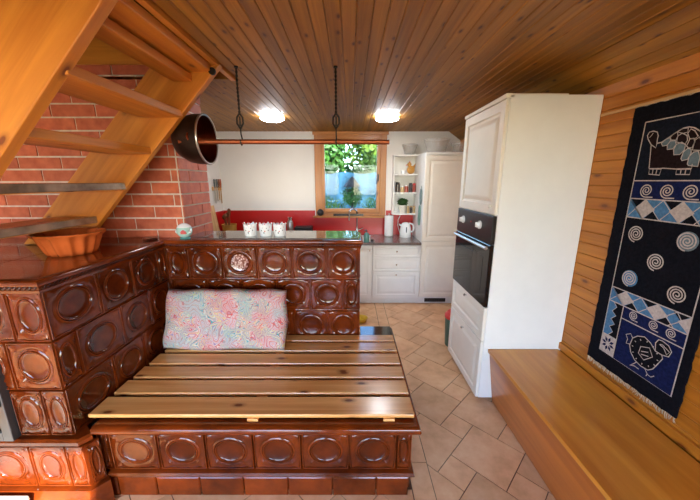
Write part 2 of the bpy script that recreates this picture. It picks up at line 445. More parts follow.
for i in range(-26, 27):
    for j in range(-26, 27):
        o = C0+(e1*(2*i-j)+e2*(-i-2*j))*u
        if not (-3.6 < o.x < 2.4 and -2.4 < o.y < 5): continue
        for rng in (RNG, (XL, .448, YF, 1.0), (XL, .331, 1.0, 1.28), RNG2):
            floor_tile([o, o+e1*2*u, o+e1*2*u+e2*2*u, o+e2*2*u], rng)
            floor_tile([o-e1*u, o, o+e2*u, o-e1*u+e2*u], rng)
y = 1.003                                    # straight border row along the tiled platform
while y < YB:
    b.box(.334, .445, y, min(y+.432, YB), -.004, 0, 0); y += .436
struct(b.build('floor', ['floor_tile', 'grout'], smooth=0))

# ------------------------------------------------------------------ boards helper (tongue and groove)
def board(b, O, U, W, N, width, length, th=.014, mat=0, ch=.0045):
    """one V-grooved board: U across, W along, N into the room"""
    O, U, W, N = V(O), V(U), V(W), V(N)
    pr = [(.0, 0), (width, 0), (width, th-ch), (width-ch, th), (ch, th), (0, th-ch)]
    b.prism([O+U*a+N*c for a, c in pr], W*length, W, mat)

# ------------------------------------------------------------------ ceiling
HX0, HX1, HY0, HY1 = -2.75, -.79, .55, 2.2       # stair opening
b = MB()
x = XL; k = 0
while x < 1.37:
    w = .064
    spans = [(YF, YB)]
    if x+w > HX0 and x < HX1: spans = [(YF, HY0), (HY1, YB)]
    for a, c in spans: board(b, (x, a, CEIL+.014), X, Y, -Z, w-.0008, c-a)
    x += w
struct(b.build('ceiling', 'pine_ceiling', smooth=0))
# sloping strip of boards between ceiling and right wall
b = MB(); n = 4
for i in range(n):
    f0, f1 = i/n, (i+1)/n
    def P(f, y):
        xs = 1.30+.045*(y-2)/2.3 if y > 0 else 1.255
        xe, ze = XR+.03, 2.125
        xs = max(1.2, xs)
        return V((xs+(xe-xs)*f, y, CEIL-.002+(ze-CEIL)*f))
    a0, a1, c0, c1 = P(f0, YF), P(f1, YF), P(f0, YB), P(f1, YB)
    g = (a1-a0)*.02
    b.prism([a0+g, a1-g, c1-g, c0+g], V((.014, 0, .03)), Y)
struct(b.build('ceiling_slope', 'pine_ceiling', smooth=0))
# floor deck above the ceiling with the stair opening
b = MB()
for q in ((XL, HX0, YF, YB), (HX1+.03, XR+.2, YF, YB), (HX0, HX1+.03, YF, HY0-.03), (HX0, HX1+.03, HY1+.03, YB)):
    b.box(q[0], q[1], q[2], q[3], CEIL+.016, CEIL+.3, 0)
struct(b.build('ceiling_deck', 'pine_dark', smooth=0))
# boards lining the stair opening
b = MB()
b.box(HX1, HX1+.03, HY0, HY1, CEIL-.01, CEIL+.32)
b.box(HX0, HX0-.03, HY0, HY1, CEIL-.01, CEIL+.32)
b.box(HX0-.03, HX1+.03, HY0-.03, HY0, CEIL-.01, CEIL+.32)
struct(b.build('trim_1', 'pine_stair', smooth=0))
b = MB(); b.box(HX0, HX1, HY1-.012, HY1+.03, 2.345, 2.62)
struct(b.build('trim_2', 'pine_stair', smooth=0))
# attic walls over the whole house; roof slab widened to shade the garden
b = MB()
for q in ((XL-.2, XL-.1, YF-.2, YB+.28, CEIL+.3, 4.6), (XR+.1, XR+.2, YF-.2, YB+.28, CEIL+.3, 4.6), (XL-.2, XR+.2, YB+.18, YB+.28, CEIL+.3, 4.6), (XL-.2, XR+.2, YF-.2, YF-.1, CEIL+.3, 4.6), (XL-2.5, XR+3.5, YF-.4, YB+1.6, 4.6, 4.7), (-.3, -.2, YF-.1, YB+.18, CEIL+.3, 4.6)):
    b.box(*q)
struct(b.build('wall_attic', 'pine_dark', smooth=0))

# ------------------------------------------------------------------ walls
# back wall with the window hole
WX0, WX1, WZ0, WZ1 = -.47, .485, 1.12, 2.215
b = MB()
b.box(XL-.1, WX0, YB, YB+.28, -.05, CEIL+.02); b.box(WX1, XR+.1, YB, YB+.28, -.05, CEIL+.02)
b.box(WX0, WX1, YB, YB+.28, -.05, WZ0); b.box(WX0, WX1, YB, YB+.28, WZ1, CEIL+.02)
struct(b.build('wall_back', 'plaster', smooth=0))
b = MB()
b.box(XK, WX0-.03, YB-.006, YB+.01, .84, 1.193); b.box(WX0-.03, WX1+.03, YB-.006, YB+.01, .84, 1.096); b.box(WX1+.03, .6, YB-.006, YB+.01, .84, 1.193); b.box(.6, .905, YB-.006, YB+.01, .84, 1.16)
b.box(XK-.01, XK+.006, 2.8, YB-.006, .84, 1.193)
struct(b.build('trim_3', 'red_paint', smooth=0))
b = MB(); b.box(XK-.1, XK, 2.64, YB, -.05, CEIL+.02)
struct(b.build('wall_kitchen', 'plaster', smooth=0))
# right wall, horizontal boards
b = MB(); z = 0
b.box(XR+.016, XR+.16, YF-.1, YB, -.05, CEIL+.05, 0)
while z < 2.2:
    board(b, (XR+.014, YF, z), Z, Y, -X, .0712, YB-YF); z += .0716
struct(b.build('wall_right', 'pine_wall', smooth=0))
b = MB(); b.box(XR-.02, XR-.0005, -.6, 1.945, .437, .487)
struct(b.build('baseboard_right', 'pine_wall', smooth=0, bevel=.004))
# left wall; front wall with terrace door and added fill window, behind the camera
b = MB()
b.box(XL-.2, XL, YF, YB, -.05, CEIL+.02)
struct(b.build('wall_left', 'plaster', smooth=0))
DX0, DX1, DZ = -2.6, -.31, 2.205
b = MB()
b.box(XL-.2, DX0, YF-.2, YF, -.05, CEIL+.02); b.box(DX1, .0, YF-.2, YF, -.05, CEIL+.02); b.box(1.45, XR+.16, YF-.2, YF, -.05, CEIL+.02); b.box(.0, 1.45, YF-.2, YF, -.05, .4); b.box(.0, 1.45, YF-.2, YF, 2.2, CEIL+.02); b.box(DX0, DX1, YF-.2, YF, DZ, CEIL+.02); b.box(DX0, DX1, YF-.2, YF, -.05, 0)
struct(b.build('wall_front', 'plaster', smooth=0))
b = MB(); fw = .07
for q in ((DX0, DX0+fw), (DX1-fw, DX1), ((DX0+DX1)/2-.05, (DX0+DX1)/2+.05)): b.box(q[0], q[1], YF-.14, YF-.07, 0, DZ)
for q in ((0, .09), (DZ-fw, DZ)): b.box(DX0, DX1, YF-.138, YF-.072, q[0], q[1])
struct(b.build('door_1', 'frame_wood', smooth=0))

b = MB()  # unseen front window, added to let more daylight into the room
for q in ((.0, .07), (1.38, 1.45)): b.box(q[0], q[1], YF-.14, YF-.07, .4, 2.2)
for q in ((.4, .47), (2.13, 2.2)): b.box(.0, 1.45, YF-.138, YF-.072, q[0], q[1])
struct(b.build('window_fill', 'frame_wood', smooth=0))
b = MB(); b.box(.0, 3.4, -5.3, YF-.2, 2.40, 2.48)  # unseen roof outside, added to keep direct sun off the added window
for x in (.06, 3.2): b.box(x, x+.1, -5.2, -5.1, -.1, 2.40)
struct(b.build('ceiling_sunblock', 'pine_dark', smooth=0))

# brick wall behind the stair, wrapping round to the chimney's side
def bricks(b, O, U, N, W, H, L=.292, hgt=.0745, j=.0115, th=.008, phase=.0):
    O, U, N = V(O), V(U), V(N); z = 0; r = 0
    while z < H-.01:
        hh = min(hgt, H-z); x = -((r*.5+phase) % 1)*(L+j)
        while x < W:
            a, c = max(0, x), min(W, x+L)
            if c-a > .02:
                q = O+U*a+Z*z
                b.shift(); b.prism([q, q+U*(c-a), q+U*(c-a)+Z*hh, q+Z*hh], N*th, U, 0)
            x += L+j
        z += hgt+j; r += 1
CX = -1.212; CY0 = 2.2; CY1 = 2.64
b = MB()
b.box(XL, CX-.008, CY0+.008, CY1, 0, CEIL+.3, 1)
bricks(b, (XL, CY0+.008, 1.085), X, -Y, CX-XL-.018, 1.26, phase=.3)
bricks(b, (CX-.008, CY0+.006, 1.085), Y, X, CY1-CY0-.006, 1.172, phase=.55)
struct(b.build('wall_chimney', ['brick', 'mortar'], smooth=0))

# ------------------------------------------------------------------ window
win = tag(bpy.data.objects.new('window_1', None), kind='structure'); col.objects.link(win); win.location = ((WX0+WX1)/2, YB, WZ0)
b = MB()
b.box(WX0-.02, WX0+.075, YB-.02, YB+.05, 1.12, 2.235); b.box(WX1-.065, WX1+.02, YB-.02, YB+.05, 1.12, 2.235)
b.box(WX0+.075, WX1-.065, YB-.02, YB+.05, 2.16, 2.235); b.box(WX0+.075, WX1-.065, YB-.02, YB+.05, 1.12, 1.165)
b.build('frame', 'frame_wood', win, smooth=0, bevel=.005)
b = MB()
sx0, sx1, sz0, sz1 = WX0+.076, WX1-.066, 1.166, 2.159; px0, px1, pz0, pz1 = -.352, .372, 1.222, 2.112
b.box(sx0, px0, YB-.034, YB+.03, sz0, sz1); b.box(px1, sx1, YB-.034, YB+.03, sz0, sz1); b.box(px0, px1, YB-.034, YB+.03, pz1, sz1); b.box(px0, px1, YB-.034, YB+.03, sz0, pz0)
sash = b.build('sash', 'frame_wood', win, smooth=0, bevel=.004)
b = MB(); b.box(px0, px1, YB-.004, YB+.004, pz0, pz1); b.build('pane', 'pane', sash, smooth=0)
b = MB(); b.box(sx1-.04, sx1-.018, YB-.045, YB-.034, 1.60, 1.70); b.tube([(sx1-.03, YB-.04, 1.66), (sx1-.03, YB-.075, 1.66), (sx1-.036, YB-.08, 1.63), (sx1-.055, YB-.08, 1.56)], .009, 8)
b.build('handle', 'black', sash)
b = MB(); b.box(WX0-.05, WX1+.03, YB-.11, YB-.02, 1.098, 1.122); b.build('sill', 'frame_wood', win, smooth=0, bevel=.006)
b = MB(); b.box(WX0-.04, WX1+.04, YB-.03, YB-.0, 2.215, CEIL-.002); b.build('head_board', 'frame_wood', win, smooth=0, bevel=.004)

# ------------------------------------------------------------------ tiled stove
stove = thing('tiled_stove', 'tall brown glazed tiled stove at left under the wooden stairs', 'stove', (-1.9, 1.6, 0))
LX = -2.6
b = MB(); b.box(LX, SX-.012, SY+.012, 2.19, 0, STZ-.045)
b.build('core', 'glaze', stove, smooth=0)
rows = ((.906, 1.150), (.661, .904), (.412, .659))
b = MB()
ed = ([-1.318, -1.474, -1.72, -1.965, -2.21, -2.455], [-1.318, -1.533, -1.778, -2.02, -2.265, -2.51], [-1.318, -1.428, -1.575, -1.82, -2.065, -2.31])
for (z0, z1), e in zip(rows, ed):
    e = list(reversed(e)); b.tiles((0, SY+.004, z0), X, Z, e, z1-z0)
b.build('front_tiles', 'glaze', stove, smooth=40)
b = MB()
ed = ([1.211, 1.497, 1.75, 2.0, 2.09], [1.211, 1.323, 1.612, 1.862, 2.09], [1.211, 1.497, 1.75, 2.0, 2.09])
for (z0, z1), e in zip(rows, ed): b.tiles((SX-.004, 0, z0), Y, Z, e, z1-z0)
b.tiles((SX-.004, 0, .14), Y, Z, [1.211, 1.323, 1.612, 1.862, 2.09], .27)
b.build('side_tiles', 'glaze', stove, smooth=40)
# moulded top rim with a rope band, glazed top slabs
def rim(b, path, prof):
    """sweep a (out, z) profile along a polyline of (x, y) with outward normals mitred"""
    n = len(path); rings = []
    for i in range(n):
        p = V((*path[i], 0)); ns = []
        for a, c in ((i-1, i), (i, i+1)):
            if 0 <= a and c < n:
                d = (V((*path[c], 0))-V((*path[a], 0))).normalized(); ns.append(V((d.y, -d.x, 0)))
        m = sum(ns, V((0, 0, 0))).normalized(); k = 1/max(.3, m.dot(ns[0]))
        rings.append([b.bm.verts.new(p+m*k*o+Z*z) for o, z in prof])
    for i in range(n-1):
        for k in range(len(prof)):
            l = (k+1) % len(prof); b.face([rings[i][k], rings[i+1][k], rings[i+1][l], rings[i][l]])
    b.face(rings[0]); b.face(list(reversed(rings[-1])))
def arc_prof(o, z0, z1, n=6):
    r = (z1-z0)/2
    return [(o+r*math.sin(math.pi*k/n), z0+r-r*math.cos(math.pi*k/n)) for k in range(n+1)]
RP = [(-.02, 1.135), (.004, 1.135), (.008, 1.148), (.003, 1.152)]+[(.006+x, z) for x, z in arc_prof(0, 1.166, STZ)]+[(-.02, STZ)]
def rope(b, p, q, nrm, z, r=.0075):
    p, q = V(p), V(q); L = (q-p).length; n = int(L/.021); d = (q-p)/L; nrm = V(nrm)
    for i in range(n):
        c = p+d*((i+.5)*L/n)
        a = c-d*.008+Z*(z-.005)+nrm*.006; e = c+d*.008+Z*(z+.006)+nrm*.006
        b.tube([a, (a+e)/2+nrm*.002, e], [r*.6, r, r*.6], 6)
def glaze_joint(b): pass
b = MB(); b.recalc = True
rim(b, [(LX, SY), (SX, SY), (SX, PY-.02)], RP)
rm = b.build('top_rim', 'glaze', stove, smooth=40)
b = MB(); rope(b, (LX, SY, 0), (SX, SY, 0), -Y, 1.158); rope(b, (SX, SY, 0), (SX, PY-.03, 0), X, 1.158)
b.build('rope_band', 'glaze', rm, smooth=60)
b = MB()
for x0, x1 in ((LX, -2.2), (-2.198, -1.77), (-1.768, SX-.01)):
    for y0, y1 in ((SY+.01, 1.53), (1.532, 1.86), (1.862, 2.195)): b.box(x0, x1, y0, y1, STZ-.05, STZ, 0)
b.build('top_slab', 'glaze', stove, smooth=0, bevel=.002)
# base
b = MB(); b.recalc = True
BY = 1.185
rim(b, [(LX, BY+.01), (-1.29, BY+.01), (-1.262, 1.232)], [(-.06, .372), (.008, .372), (.016, .38), (.016, .398), (.006, .409), (-.06, .412)])
rim(b, [(LX, BY), (-1.27, BY), (-1.222, 1.236)], [(-.06, .0), (.034, .0), (.036, .1), (.02, .132), (-.06, .136)])
bs = b.build('base', 'glaze', stove, smooth=40)
b = MB(); b.box(LX, -1.296, BY+.012, 1.26, 0, .38); b.build('base_core', 'glaze', bs, smooth=0)
b = MB()
b.tiles((0, BY+.004, .136), X, Z, [-2.47, -2.235, -2.0, -1.765, -1.53, -1.358, -1.268], .236)
b.tiles((-1.266, BY+.006, .136), V((.032, .05, 0)), Z, [0, .058], .236)
b.build('base_tiles', 'glaze', bs, smooth=40)
# stove door
b = MB()
d0, d1, z0, z1 = -2.12, -1.578, .408, .80
dy = SY-.03
b.box(d0, d0+.045, dy, SY+.01, z0, z1); b.box(d1-.045, d1, dy, SY+.01, z0, z1); b.box(d0+.045, d1-.045, dy, SY+.01, z1-.05, z1); b.box(d0+.045, d1-.045, dy, SY+.01, z0, z0+.05)
dr = b.build('door', 'grey_metal', stove, smooth=0, bevel=.004)
b = MB(); b.box(d0+.045, d1-.045, dy+.012, dy+.018, z0+.05, z1-.05); b.build('door_glass', 'black_glass', dr, smooth=0)
b = MB(); b.box(d1-.05, d1-.01, dy-.02, dy, .60, .66); b.tube([(d1-.03, dy-.02, .63), (d1-.03, dy-.05, .63), (d1-.03, dy-.055, .54)], .009, 8); b.build('handle', 'iron', dr)

# ------------------------------------------------------------------ tiled half wall
hw = thing('tiled_half_wall', 'brown glazed tiled half wall with grey stone top behind the slatted bench', 'half wall', (-.6, 2.27, 0))
HX = .072; HYB = 2.45
b = MB(); b.box(SX-.01, HX-.012, PY+.012, HYB, 0, STZ-.03); b.build('core', 'glaze', hw, smooth=0)
c1 = [-1.318, -1.165, -.92, -.67, -.418, -.168, .068]
c2 = [-1.318, -1.29, -1.045, -.795, -.545, -.292, -.046, .068]
b = MB()
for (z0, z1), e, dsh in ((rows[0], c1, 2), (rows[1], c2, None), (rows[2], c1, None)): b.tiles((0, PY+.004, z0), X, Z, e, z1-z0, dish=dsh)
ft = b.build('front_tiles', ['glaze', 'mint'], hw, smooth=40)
# pale lacy reflection put into the colour of one tile's dish
t = NT('lacy reflection medallion'); tc = t.n('ShaderNodeTexCoord'); vo = t.n('ShaderNodeTexVoronoi', Scale=70.); t.l(tc.outputs['Object'], vo.inputs['Vector'])
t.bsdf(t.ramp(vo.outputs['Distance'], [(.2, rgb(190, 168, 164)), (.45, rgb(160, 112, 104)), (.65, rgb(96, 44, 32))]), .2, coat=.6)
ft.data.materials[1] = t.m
b = MB()
for z0, z1 in rows: b.tiles((HX-.004, 0, z0), Y, Z, [2.094, 2.27, HYB], z1-z0)
b.build('end_tiles', 'glaze', hw, smooth=40)
b = MB(); b.recalc = True; rim(b, [(SX-.01, PY), (HX, PY), (HX, HYB)], RP); r2 = b.build('top_rim', 'glaze', hw, smooth=40)
b = MB(); rope(b, (SX, PY, 0), (HX, PY, 0), -Y, 1.158); rope(b, (HX, PY, 0), (HX, HYB, 0), X, 1.158); b.build('rope_band', 'glaze', r2, smooth=60)
b = MB(); b.box(SX, -1.03, PY+.01, 2.195, STZ-.03, STZ+.001); b.build('top_slab', 'glaze', hw, smooth=0, bevel=.002)
b = MB(); b.box(-1.028, HX-.006, PY+.035, HYB+.02, STZ-.03, STZ+.006); b.box(CX+.004, -1.028, 2.197, HYB+.02, STZ-.03, STZ+.004); b.build('stone_top', 'stone', hw, smooth=0, bevel=.003)

# ------------------------------------------------------------------ tiled platform
pl = thing('tiled_platform', 'low brown glazed tiled platform carrying the slatted bench', 'stove bench', (-.5, 1.7, 0))
PF = 1.262; PX = .312; PB = 2.27
b = MB(); b.box(SX+.025, PX-.012, PF+.022, 2.085, 0, .40); b.box(.085, PX-.012, 2.0, PB-.012, 0, .40); b.build('core', 'glaze', pl, smooth=0)
b = MB()
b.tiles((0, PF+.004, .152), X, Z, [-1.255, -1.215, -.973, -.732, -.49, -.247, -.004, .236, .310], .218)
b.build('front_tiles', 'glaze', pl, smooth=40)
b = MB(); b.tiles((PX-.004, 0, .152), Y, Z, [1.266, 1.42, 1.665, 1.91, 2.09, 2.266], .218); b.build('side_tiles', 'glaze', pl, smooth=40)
b = MB(); b.recalc = True
rim(b, [(-1.262, PF), (PX, PF), (PX, PB)], [(-.03, .366), (.004, .366), (.01, .378)]+[(.012+x, z) for x, z in arc_prof(0, .384, .432)]+[(-.03, .432)])
rim(b, [(-1.24, PF), (PX, PF), (PX, PB)], [(-.03, .120), (.016, .120), (.019, .128), (.014, .142), (.0, .149), (-.03, .15)])
b.build('rim', 'glaze', pl, smooth=40)
b = MB()
xs = [-1.25, -1.2, -1.0, -.775, -.55, -.32, -.09, .135, .303]
for a, c in zip(xs[:-1], xs[1:]): b.relief((a+.002, PF-.006, .0), X, Z, c-a-.004, .118, [(0, 0), (0, .006), (.006, .010)])
ys = [1.29, 1.52, 1.75, 1.98, 2.26]
for a, c in zip(ys[:-1], ys[1:]): b.relief((PX-.002, a+.002, .0), Y, Z, c-a-.004, .118, [(0, 0), (0, .006), (.006, .010)])
b.build('base_tiles', 'glaze', pl, smooth=0)
b = MB(); b.box(SX+.03, PX+.004, PF+.01, 2.085, .40, .418); b.box(.08, PX+.016, 2.0, PB+.012, .40, .434); b.build('black_slab', 'black_stone', pl, smooth=0, bevel=.003)

# ------------------------------------------------------------------ slatted bench top
sl = thing('slatted_bench_top', 'six pine slats laid across the low tiled platform', 'bench slats', (-.5, 1.68, .434))
for i, (y0, y1) in enumerate(((1.278, 1.408), (1.436, 1.548), (1.574, 1.682), (1.711, 1.826), (1.860, 1.966), (1.992, 2.078))):
    b = MB(); b.box(-1.306+.008*i, .322, y0, y1, .448, .468); b.build('slat', 'slat_wood', sl, smooth=0, bevel=.004)
for xx in (-.485, .195):
    b = MB(); b.box(xx-.028, xx+.028, 1.27, 2.07, .4345, .448); b.build('batten', 'slat_wood', sl, smooth=0, bevel=.002)

# ------------------------------------------------------------------ cushion
b = MB()
W_, H_, T_ = .84, .412, .065; nx, nz = 56, 30
def cp(s, t, side):
    s2 = max(-1, min(1, s)); t2 = max(-1, min(1, t))
    th = T_*((1-abs(s2)**9)**.5)*((1-abs(t2)**7)**.5)
    wr = .006*math.sin(7*s+3*t+1)*math.sin(5*t-2*s)+.004*math.sin(15*s-6*t)
    px = s*W_/2*(1-.012*t*t)+.006*math.sin(4*t+2)
    pz = t*H_/2*(1-.015*s*s)+.006*math.sin(5*s)*(t < 0)+.004*math.sin(11*s)*(t > 0)
    return V((px, -side*(th+wr*(th/T_)), pz))
rot = Matrix.Rotation(R(-20), 4, 'X')
cc = V((-.857, 1.928, .670))
for side in (1, -1):
    g = [[b.bm.verts.new(cc+rot @ cp(i/nx*2-1, j/nz*2-1, side)) for j in range(nz+1)] for i in range(nx+1)]
    for i in range(nx):
        for j in range(nz):
            uv = [(i/nx*W_, j/nz*H_), ((i+1)/nx*W_, j/nz*H_), ((i+1)/nx*W_, (j+1)/nz*H_), (i/nx*W_, (j+1)/nz*H_)]
            vs = [g[i][j], g[i+1][j], g[i+1][j+1], g[i][j+1]]
            if side < 0: vs.reverse(); uv.reverse()
            b.face(vs, 0, uvs=uv)
bmesh.ops.remove_doubles(b.bm, verts=b.bm.verts[:], dist=.0005)
tag(b.build('cushion', 'paisley', smooth=180), 'pink and teal paisley cushion leaning on the tiled half wall', 'cushion')

# ------------------------------------------------------------------ staircase
st = thing('staircase', 'open wooden staircase with broad stringers above the tiled stove', 'stairs', (-1.8, 1.5, 0))
YN0, YN1, YS0, YS1 = 1.15, 1.2, 1.92, 1.965
sl_ = 1.065
def xlow(z): return -.752-(2.25-z)/sl_
sd = V((1, 0, sl_)).normalized(); WD = .39
def stringer(y0, y1, zb, zt):
    b = MB(); b.prism([(xlow(zb), y0, zb), (xlow(zt), y0, zt), (xlow(zt)-WD, y0, zt), (xlow(zb)-WD, y0, zb)], (0, y1-y0, 0), sd)
    return b.build('stringer', 'pine_stair', st, smooth=0, bevel=.004)
stringer(YS0, YS1, STZ+.004, 2.255)
stringer(YN0, YN1, .0, 2.62)
tz = [(2.012, -1.0), (1.803, -1.212), (1.588, -1.402), (1.380, -1.618)]
for z, x in tz:
    b = MB(); b.box(x-.25, x, YN1-.02, YS0+.02, z-.042, z, udir=Y); b.build('tread', 'pine_stair', st, smooth=0, bevel=.005)
b = MB(); b.box(-1.03, -.915, YN1-.02, YS0+.02, 2.165, 2.205, udir=Y); b.build('tread', 'pine_stair', st, smooth=0, bevel=.005)
b = MB(); b.box(-1.06, -.80, YN1-.02, YS0+.02, 2.215, 2.255, udir=Y); b.build('tread', 'pine_stair', st, smooth=0, bevel=.005)
for z, x in tz[2:]:
    b = MB(); b.box(x-.02, x+.004, YN1+.001, YS0-.001, z-.038, z+.003); b.build('edge_strip', 'dark_varnish', st, smooth=0, bevel=.004)
b = MB(); b.lathe([(0, -.012), (.02, -.012), (.02, 0), (.008, .0), (.008, .02), (0, .02)], (-.79, YS0-.004, 2.215), 14, axis='Y'); b.recalc = True; b.build('bolt', 'iron', st)

# ------------------------------------------------------------------ copper cauldron, rod and chains
RY = 1.968; RZ = 1.84
cau = thing('copper_cauldron', 'large sooty copper cauldron hung sideways on the end of the copper rod', 'cauldron', (-1.05, 2.06, 1.83))
cx, cy, cz = -.942, 2.10, 1.868; rr = .152
prof = [(rr+.008, .0), (rr+.010, .006), (rr+.004, .012), (rr-.004, .004), (rr-.006, -.06), (rr-.016, -.11), (rr-.05, -.165), (.06, -.19), (0, -.195)]
b = MB(); b.lathe(prof[3:], (cx, cy, cz), 40, axis='X'); b.recalc = False; b.build('inner_bowl', 'copper_dark', cau)
b = MB(); b.lathe([(0, -.207), (.065, -.203), (rr-.043, -.175), (rr-.006, -.115), (rr+.004, -.06), (rr+.006, 0)], (cx, cy, cz), 40, axis='X'); b.build('outer_shell', 'soot', cau)
b = MB(); b.tube([(cx, cy+math.cos(t)*(rr+.002), cz+math.sin(t)*(rr+.002)) for t in [2*math.pi*k/40 for k in range(41)]], .007, 8, cap=False); b.build('rim', 'steel', cau)
b = MB()
for k in (-1, 1):
    b.ball((cx-.05, cy-rr*.92, cz+k*.03), .008, seg=8, rings=6)
b.tube([(cx-.05, cy-rr*.94, cz-.03), (cx-.05, cy-rr-.012, cz), (cx-.05, cy-rr*.94, cz+.03)], .006, 8)
b.build('lug', 'copper', cau)
b = MB(); b.tube([(-1.06, RY, RZ), (.243, RY, RZ-.003)], .0145, 14)
tag(b.build('hanging_rod', 'copper_rod', smooth=60), 'long copper rod hung level from two chains below the ceiling', 'rod')
def chain(x, label):
    o = thing('ceiling_chain', label, 'chain', (x, RY, CEIL), 'iron chains holding the rod')
    b = MB(); b.tube([(x, RY, CEIL), (x, RY, CEIL-.26)], .005, 8); b.lathe([(0, -.008), (.012, -.008), (.012, 0), (0, 0)], (x, RY, CEIL), 12)
    z = CEIL-.03
    while z > CEIL-.25: b.ball((x, RY, z), .0078, seg=8, rings=6, sq=(1, 1, 1.5)); z -= .022
    b.build('chain', 'iron', o)
    b = MB()
    for s in (-1, 1): b.tube([(x, RY, CEIL-.258), (x+s*.017, RY, CEIL-.28), (x+s*.019, RY, CEIL-.315), (x, RY, CEIL-.345)], .006, 8)
    b.tube([(x, RY, CEIL-.275), (x, RY, CEIL-.33)], .005, 8)
    b.build('turnbuckle', 'iron', o)
    b = MB(); b.tube([(x, RY, CEIL-.34), (x, RY-.0, RZ+.045), (x, RY+.021, RZ+.012), (x, RY+.019, RZ-.01), (x, RY, RZ-.021), (x, RY-.02, RZ-.01), (x, RY-.022, RZ+.01)], .0045, 8)
    b.build('hook', 'iron', o)
chain(-.672, 'black iron chain with turnbuckle nearer the copper cauldron')
chain(-.085, 'black iron chain with turnbuckle in front of the window')

# ------------------------------------------------------------------ ceiling lamps
def lamp(x, y, label):
    o = thing('ceiling_lamp', label, 'lamp', (x, y, CEIL), 'round ceiling lamps')
    b = MB(); b.recalc = True; b.lathe([(0, 0), (.11, 0), (.11, -.018), (0, -.018)], (x, y, CEIL), 32); b.build('base', 'white_paint', o)
    b = MB(); b.lathe([(.118, -.016), (.121, -.026), (.108, -.038), (.08, -.045), (.04, -.048), (0, -.049)], (x, y, CEIL), 32); b.lathe([(0, -.0165), (.118, -.016)], (x, y, CEIL), 32); b.recalc = True; b.build('diffuser', 'lamp', o)
lamp(-.81, 3.36, 'lit round ceiling lamp above the white cups, left one')
lamp(.385, 3.36, 'lit round ceiling lamp nearer the white tall cupboards, right one')

# ------------------------------------------------------------------ kitchen units
DOOR = [(0, -.02), (0, -.003), (.003, 0), (.05, 0), (.057, -.007), (.068, -.008), (.09, -.001), (.1, 0)]
DRAW = [(0, -.02), (0, -.003), (.003, 0), (.022, 0), (.027, -.004), (.033, -.004), (.045, 0)]
def knob(parent, p, d, mat='chrome', r=.011):
    b = MB(); p, d = V(p), V(d); b.tube([p, p+d*.008, p+d*.014, p+d*.02, p+d*.025], [r*.5, r*.45, r, r, r*.5], 12); return b.build('knob', mat, parent)
KF = 3.742; WTZ = .845
def base_unit(name, x0, x1, label, kind):
    o = thing(name, label, 'cabinet', ((x0+x1)/2, 4.0, 0))
    b = MB(); b.box(x0+.002, x1-.002, KF+.02, YB-.03, .085, .81); b.build('body', 'white_paint', o, smooth=0)
    b = MB(); b.box(x0, x1, KF+.06, KF+.08, 0, .085); b.build('plinth', 'white_paint', o, smooth=0)
    if kind == 'drawers':
        for z0, z1, pr in ((.648, .805, DRAW), (.462, .642, DRAW), (.092, .456, DOOR)):
            b = MB(); b.relief((x0+.003, KF+.02, z0), X, Z, x1-x0-.006, z1-z0, [(i, d+.02) for i, d in pr])
            for f in b.bm.faces: pass
            dd = b.build('drawer', 'white_paint', o, smooth=0); knob(dd, ((x0+x1)/2, KF, z1-.04 if z1 < .5 else (z0+z1)/2), -Y)
    else:
        m = (x0+x1)/2
        for a, c, kx in ((x0+.003, m-.0015, m-.035), (m+.0015, x1-.003, m+.035)):
            b = MB(); b.relief((a, KF+.02, .092), X, Z, c-a, .713, [(i, d+.02) for i, d in DOOR]); dd = b.build('door', 'white_paint', o, smooth=0); knob(dd, (kx if kind == 'doors' else c-.035, KF, .74), -Y)
base_unit('drawer_cabinet', .289, .905, 'white base cabinet with three panelled drawers below the kettle', 'drawers')
base_unit('sink_cabinet', -.33, .287, 'white base cabinet under the steel sink, left of the drawers', 'sinkdoors')
base_unit('base_cabinet', -1.07, -.332, 'white base cabinet under the worktop behind the half wall', 'doors')
base_unit('base_cabinet', -1.81, -1.072, 'white base cabinet in the left corner behind the brick chimney', 'doors')
wt = MB()
wt.box(XK+.007, -.25, KF-.02, YB-.007, .812, WTZ); wt.box(.30, .9035, KF-.02, YB-.007, .812, WTZ); wt.box(-.25, .30, KF-.02, 3.80, .812, WTZ); wt.box(-.25, .30, 4.22, YB-.007, .812, WTZ)
tag(wt.build('worktop', 'worktop', smooth=0, bevel=.003), 'grey speckled stone worktop running along the back wall', 'worktop')
sk = thing('sink', 'steel sink set in the worktop below the window', 'sink', (.02, 4.0, WTZ))
b = MB(); b.recalc = True
O_ = V((-.27, 3.782, WTZ+.001))
rr_ = [(0, 0), (.0, .004), (.025, .004), (.032, -.01), (.05, -.15), (.06, -.16)]
prev = None
for ins, d in rr_:
    ring = [b.bm.verts.new(O_+V((a, c, d))) for a, c in ((ins, ins), (.59-ins, ins), (.59-ins, .456-ins), (ins, .456-ins))]
    if prev:
        for i in range(4): b.face([prev[i], prev[(i+1) % 4], ring[(i+1) % 4], ring[i]])
    prev = ring
b.face(prev); b.build('basin', 'steel', sk, smooth=0)
b = MB(); b.lathe([(0, .003), (.03, .003), (.03, 0)], (.02, 4.0, WTZ-.158), 16); b.build('drain', 'chrome', sk)
fa = thing('faucet', 'tall chrome gooseneck faucet behind the sink', 'faucet', (.1, 4.25, WTZ))
b = MB(); b.lathe([(0, 0), (.026, 0), (.026, .02), (.017, .03), (.017, .11), (.012, .12)], (.1, 4.27, WTZ), 16)
b.tube([(.1, 4.27, WTZ+.1), (.1, 4.27, WTZ+.32)]+[(.1-.055+.055*math.cos(t), 4.265-.06*math.sin(t/2), WTZ+.32+.055*math.sin(t)) for t in [math.pi*k/10 for k in range(1, 11)]]+[(-.012, 4.2, WTZ+.22)], .011, 10); b.build('spout', 'chrome', fa)
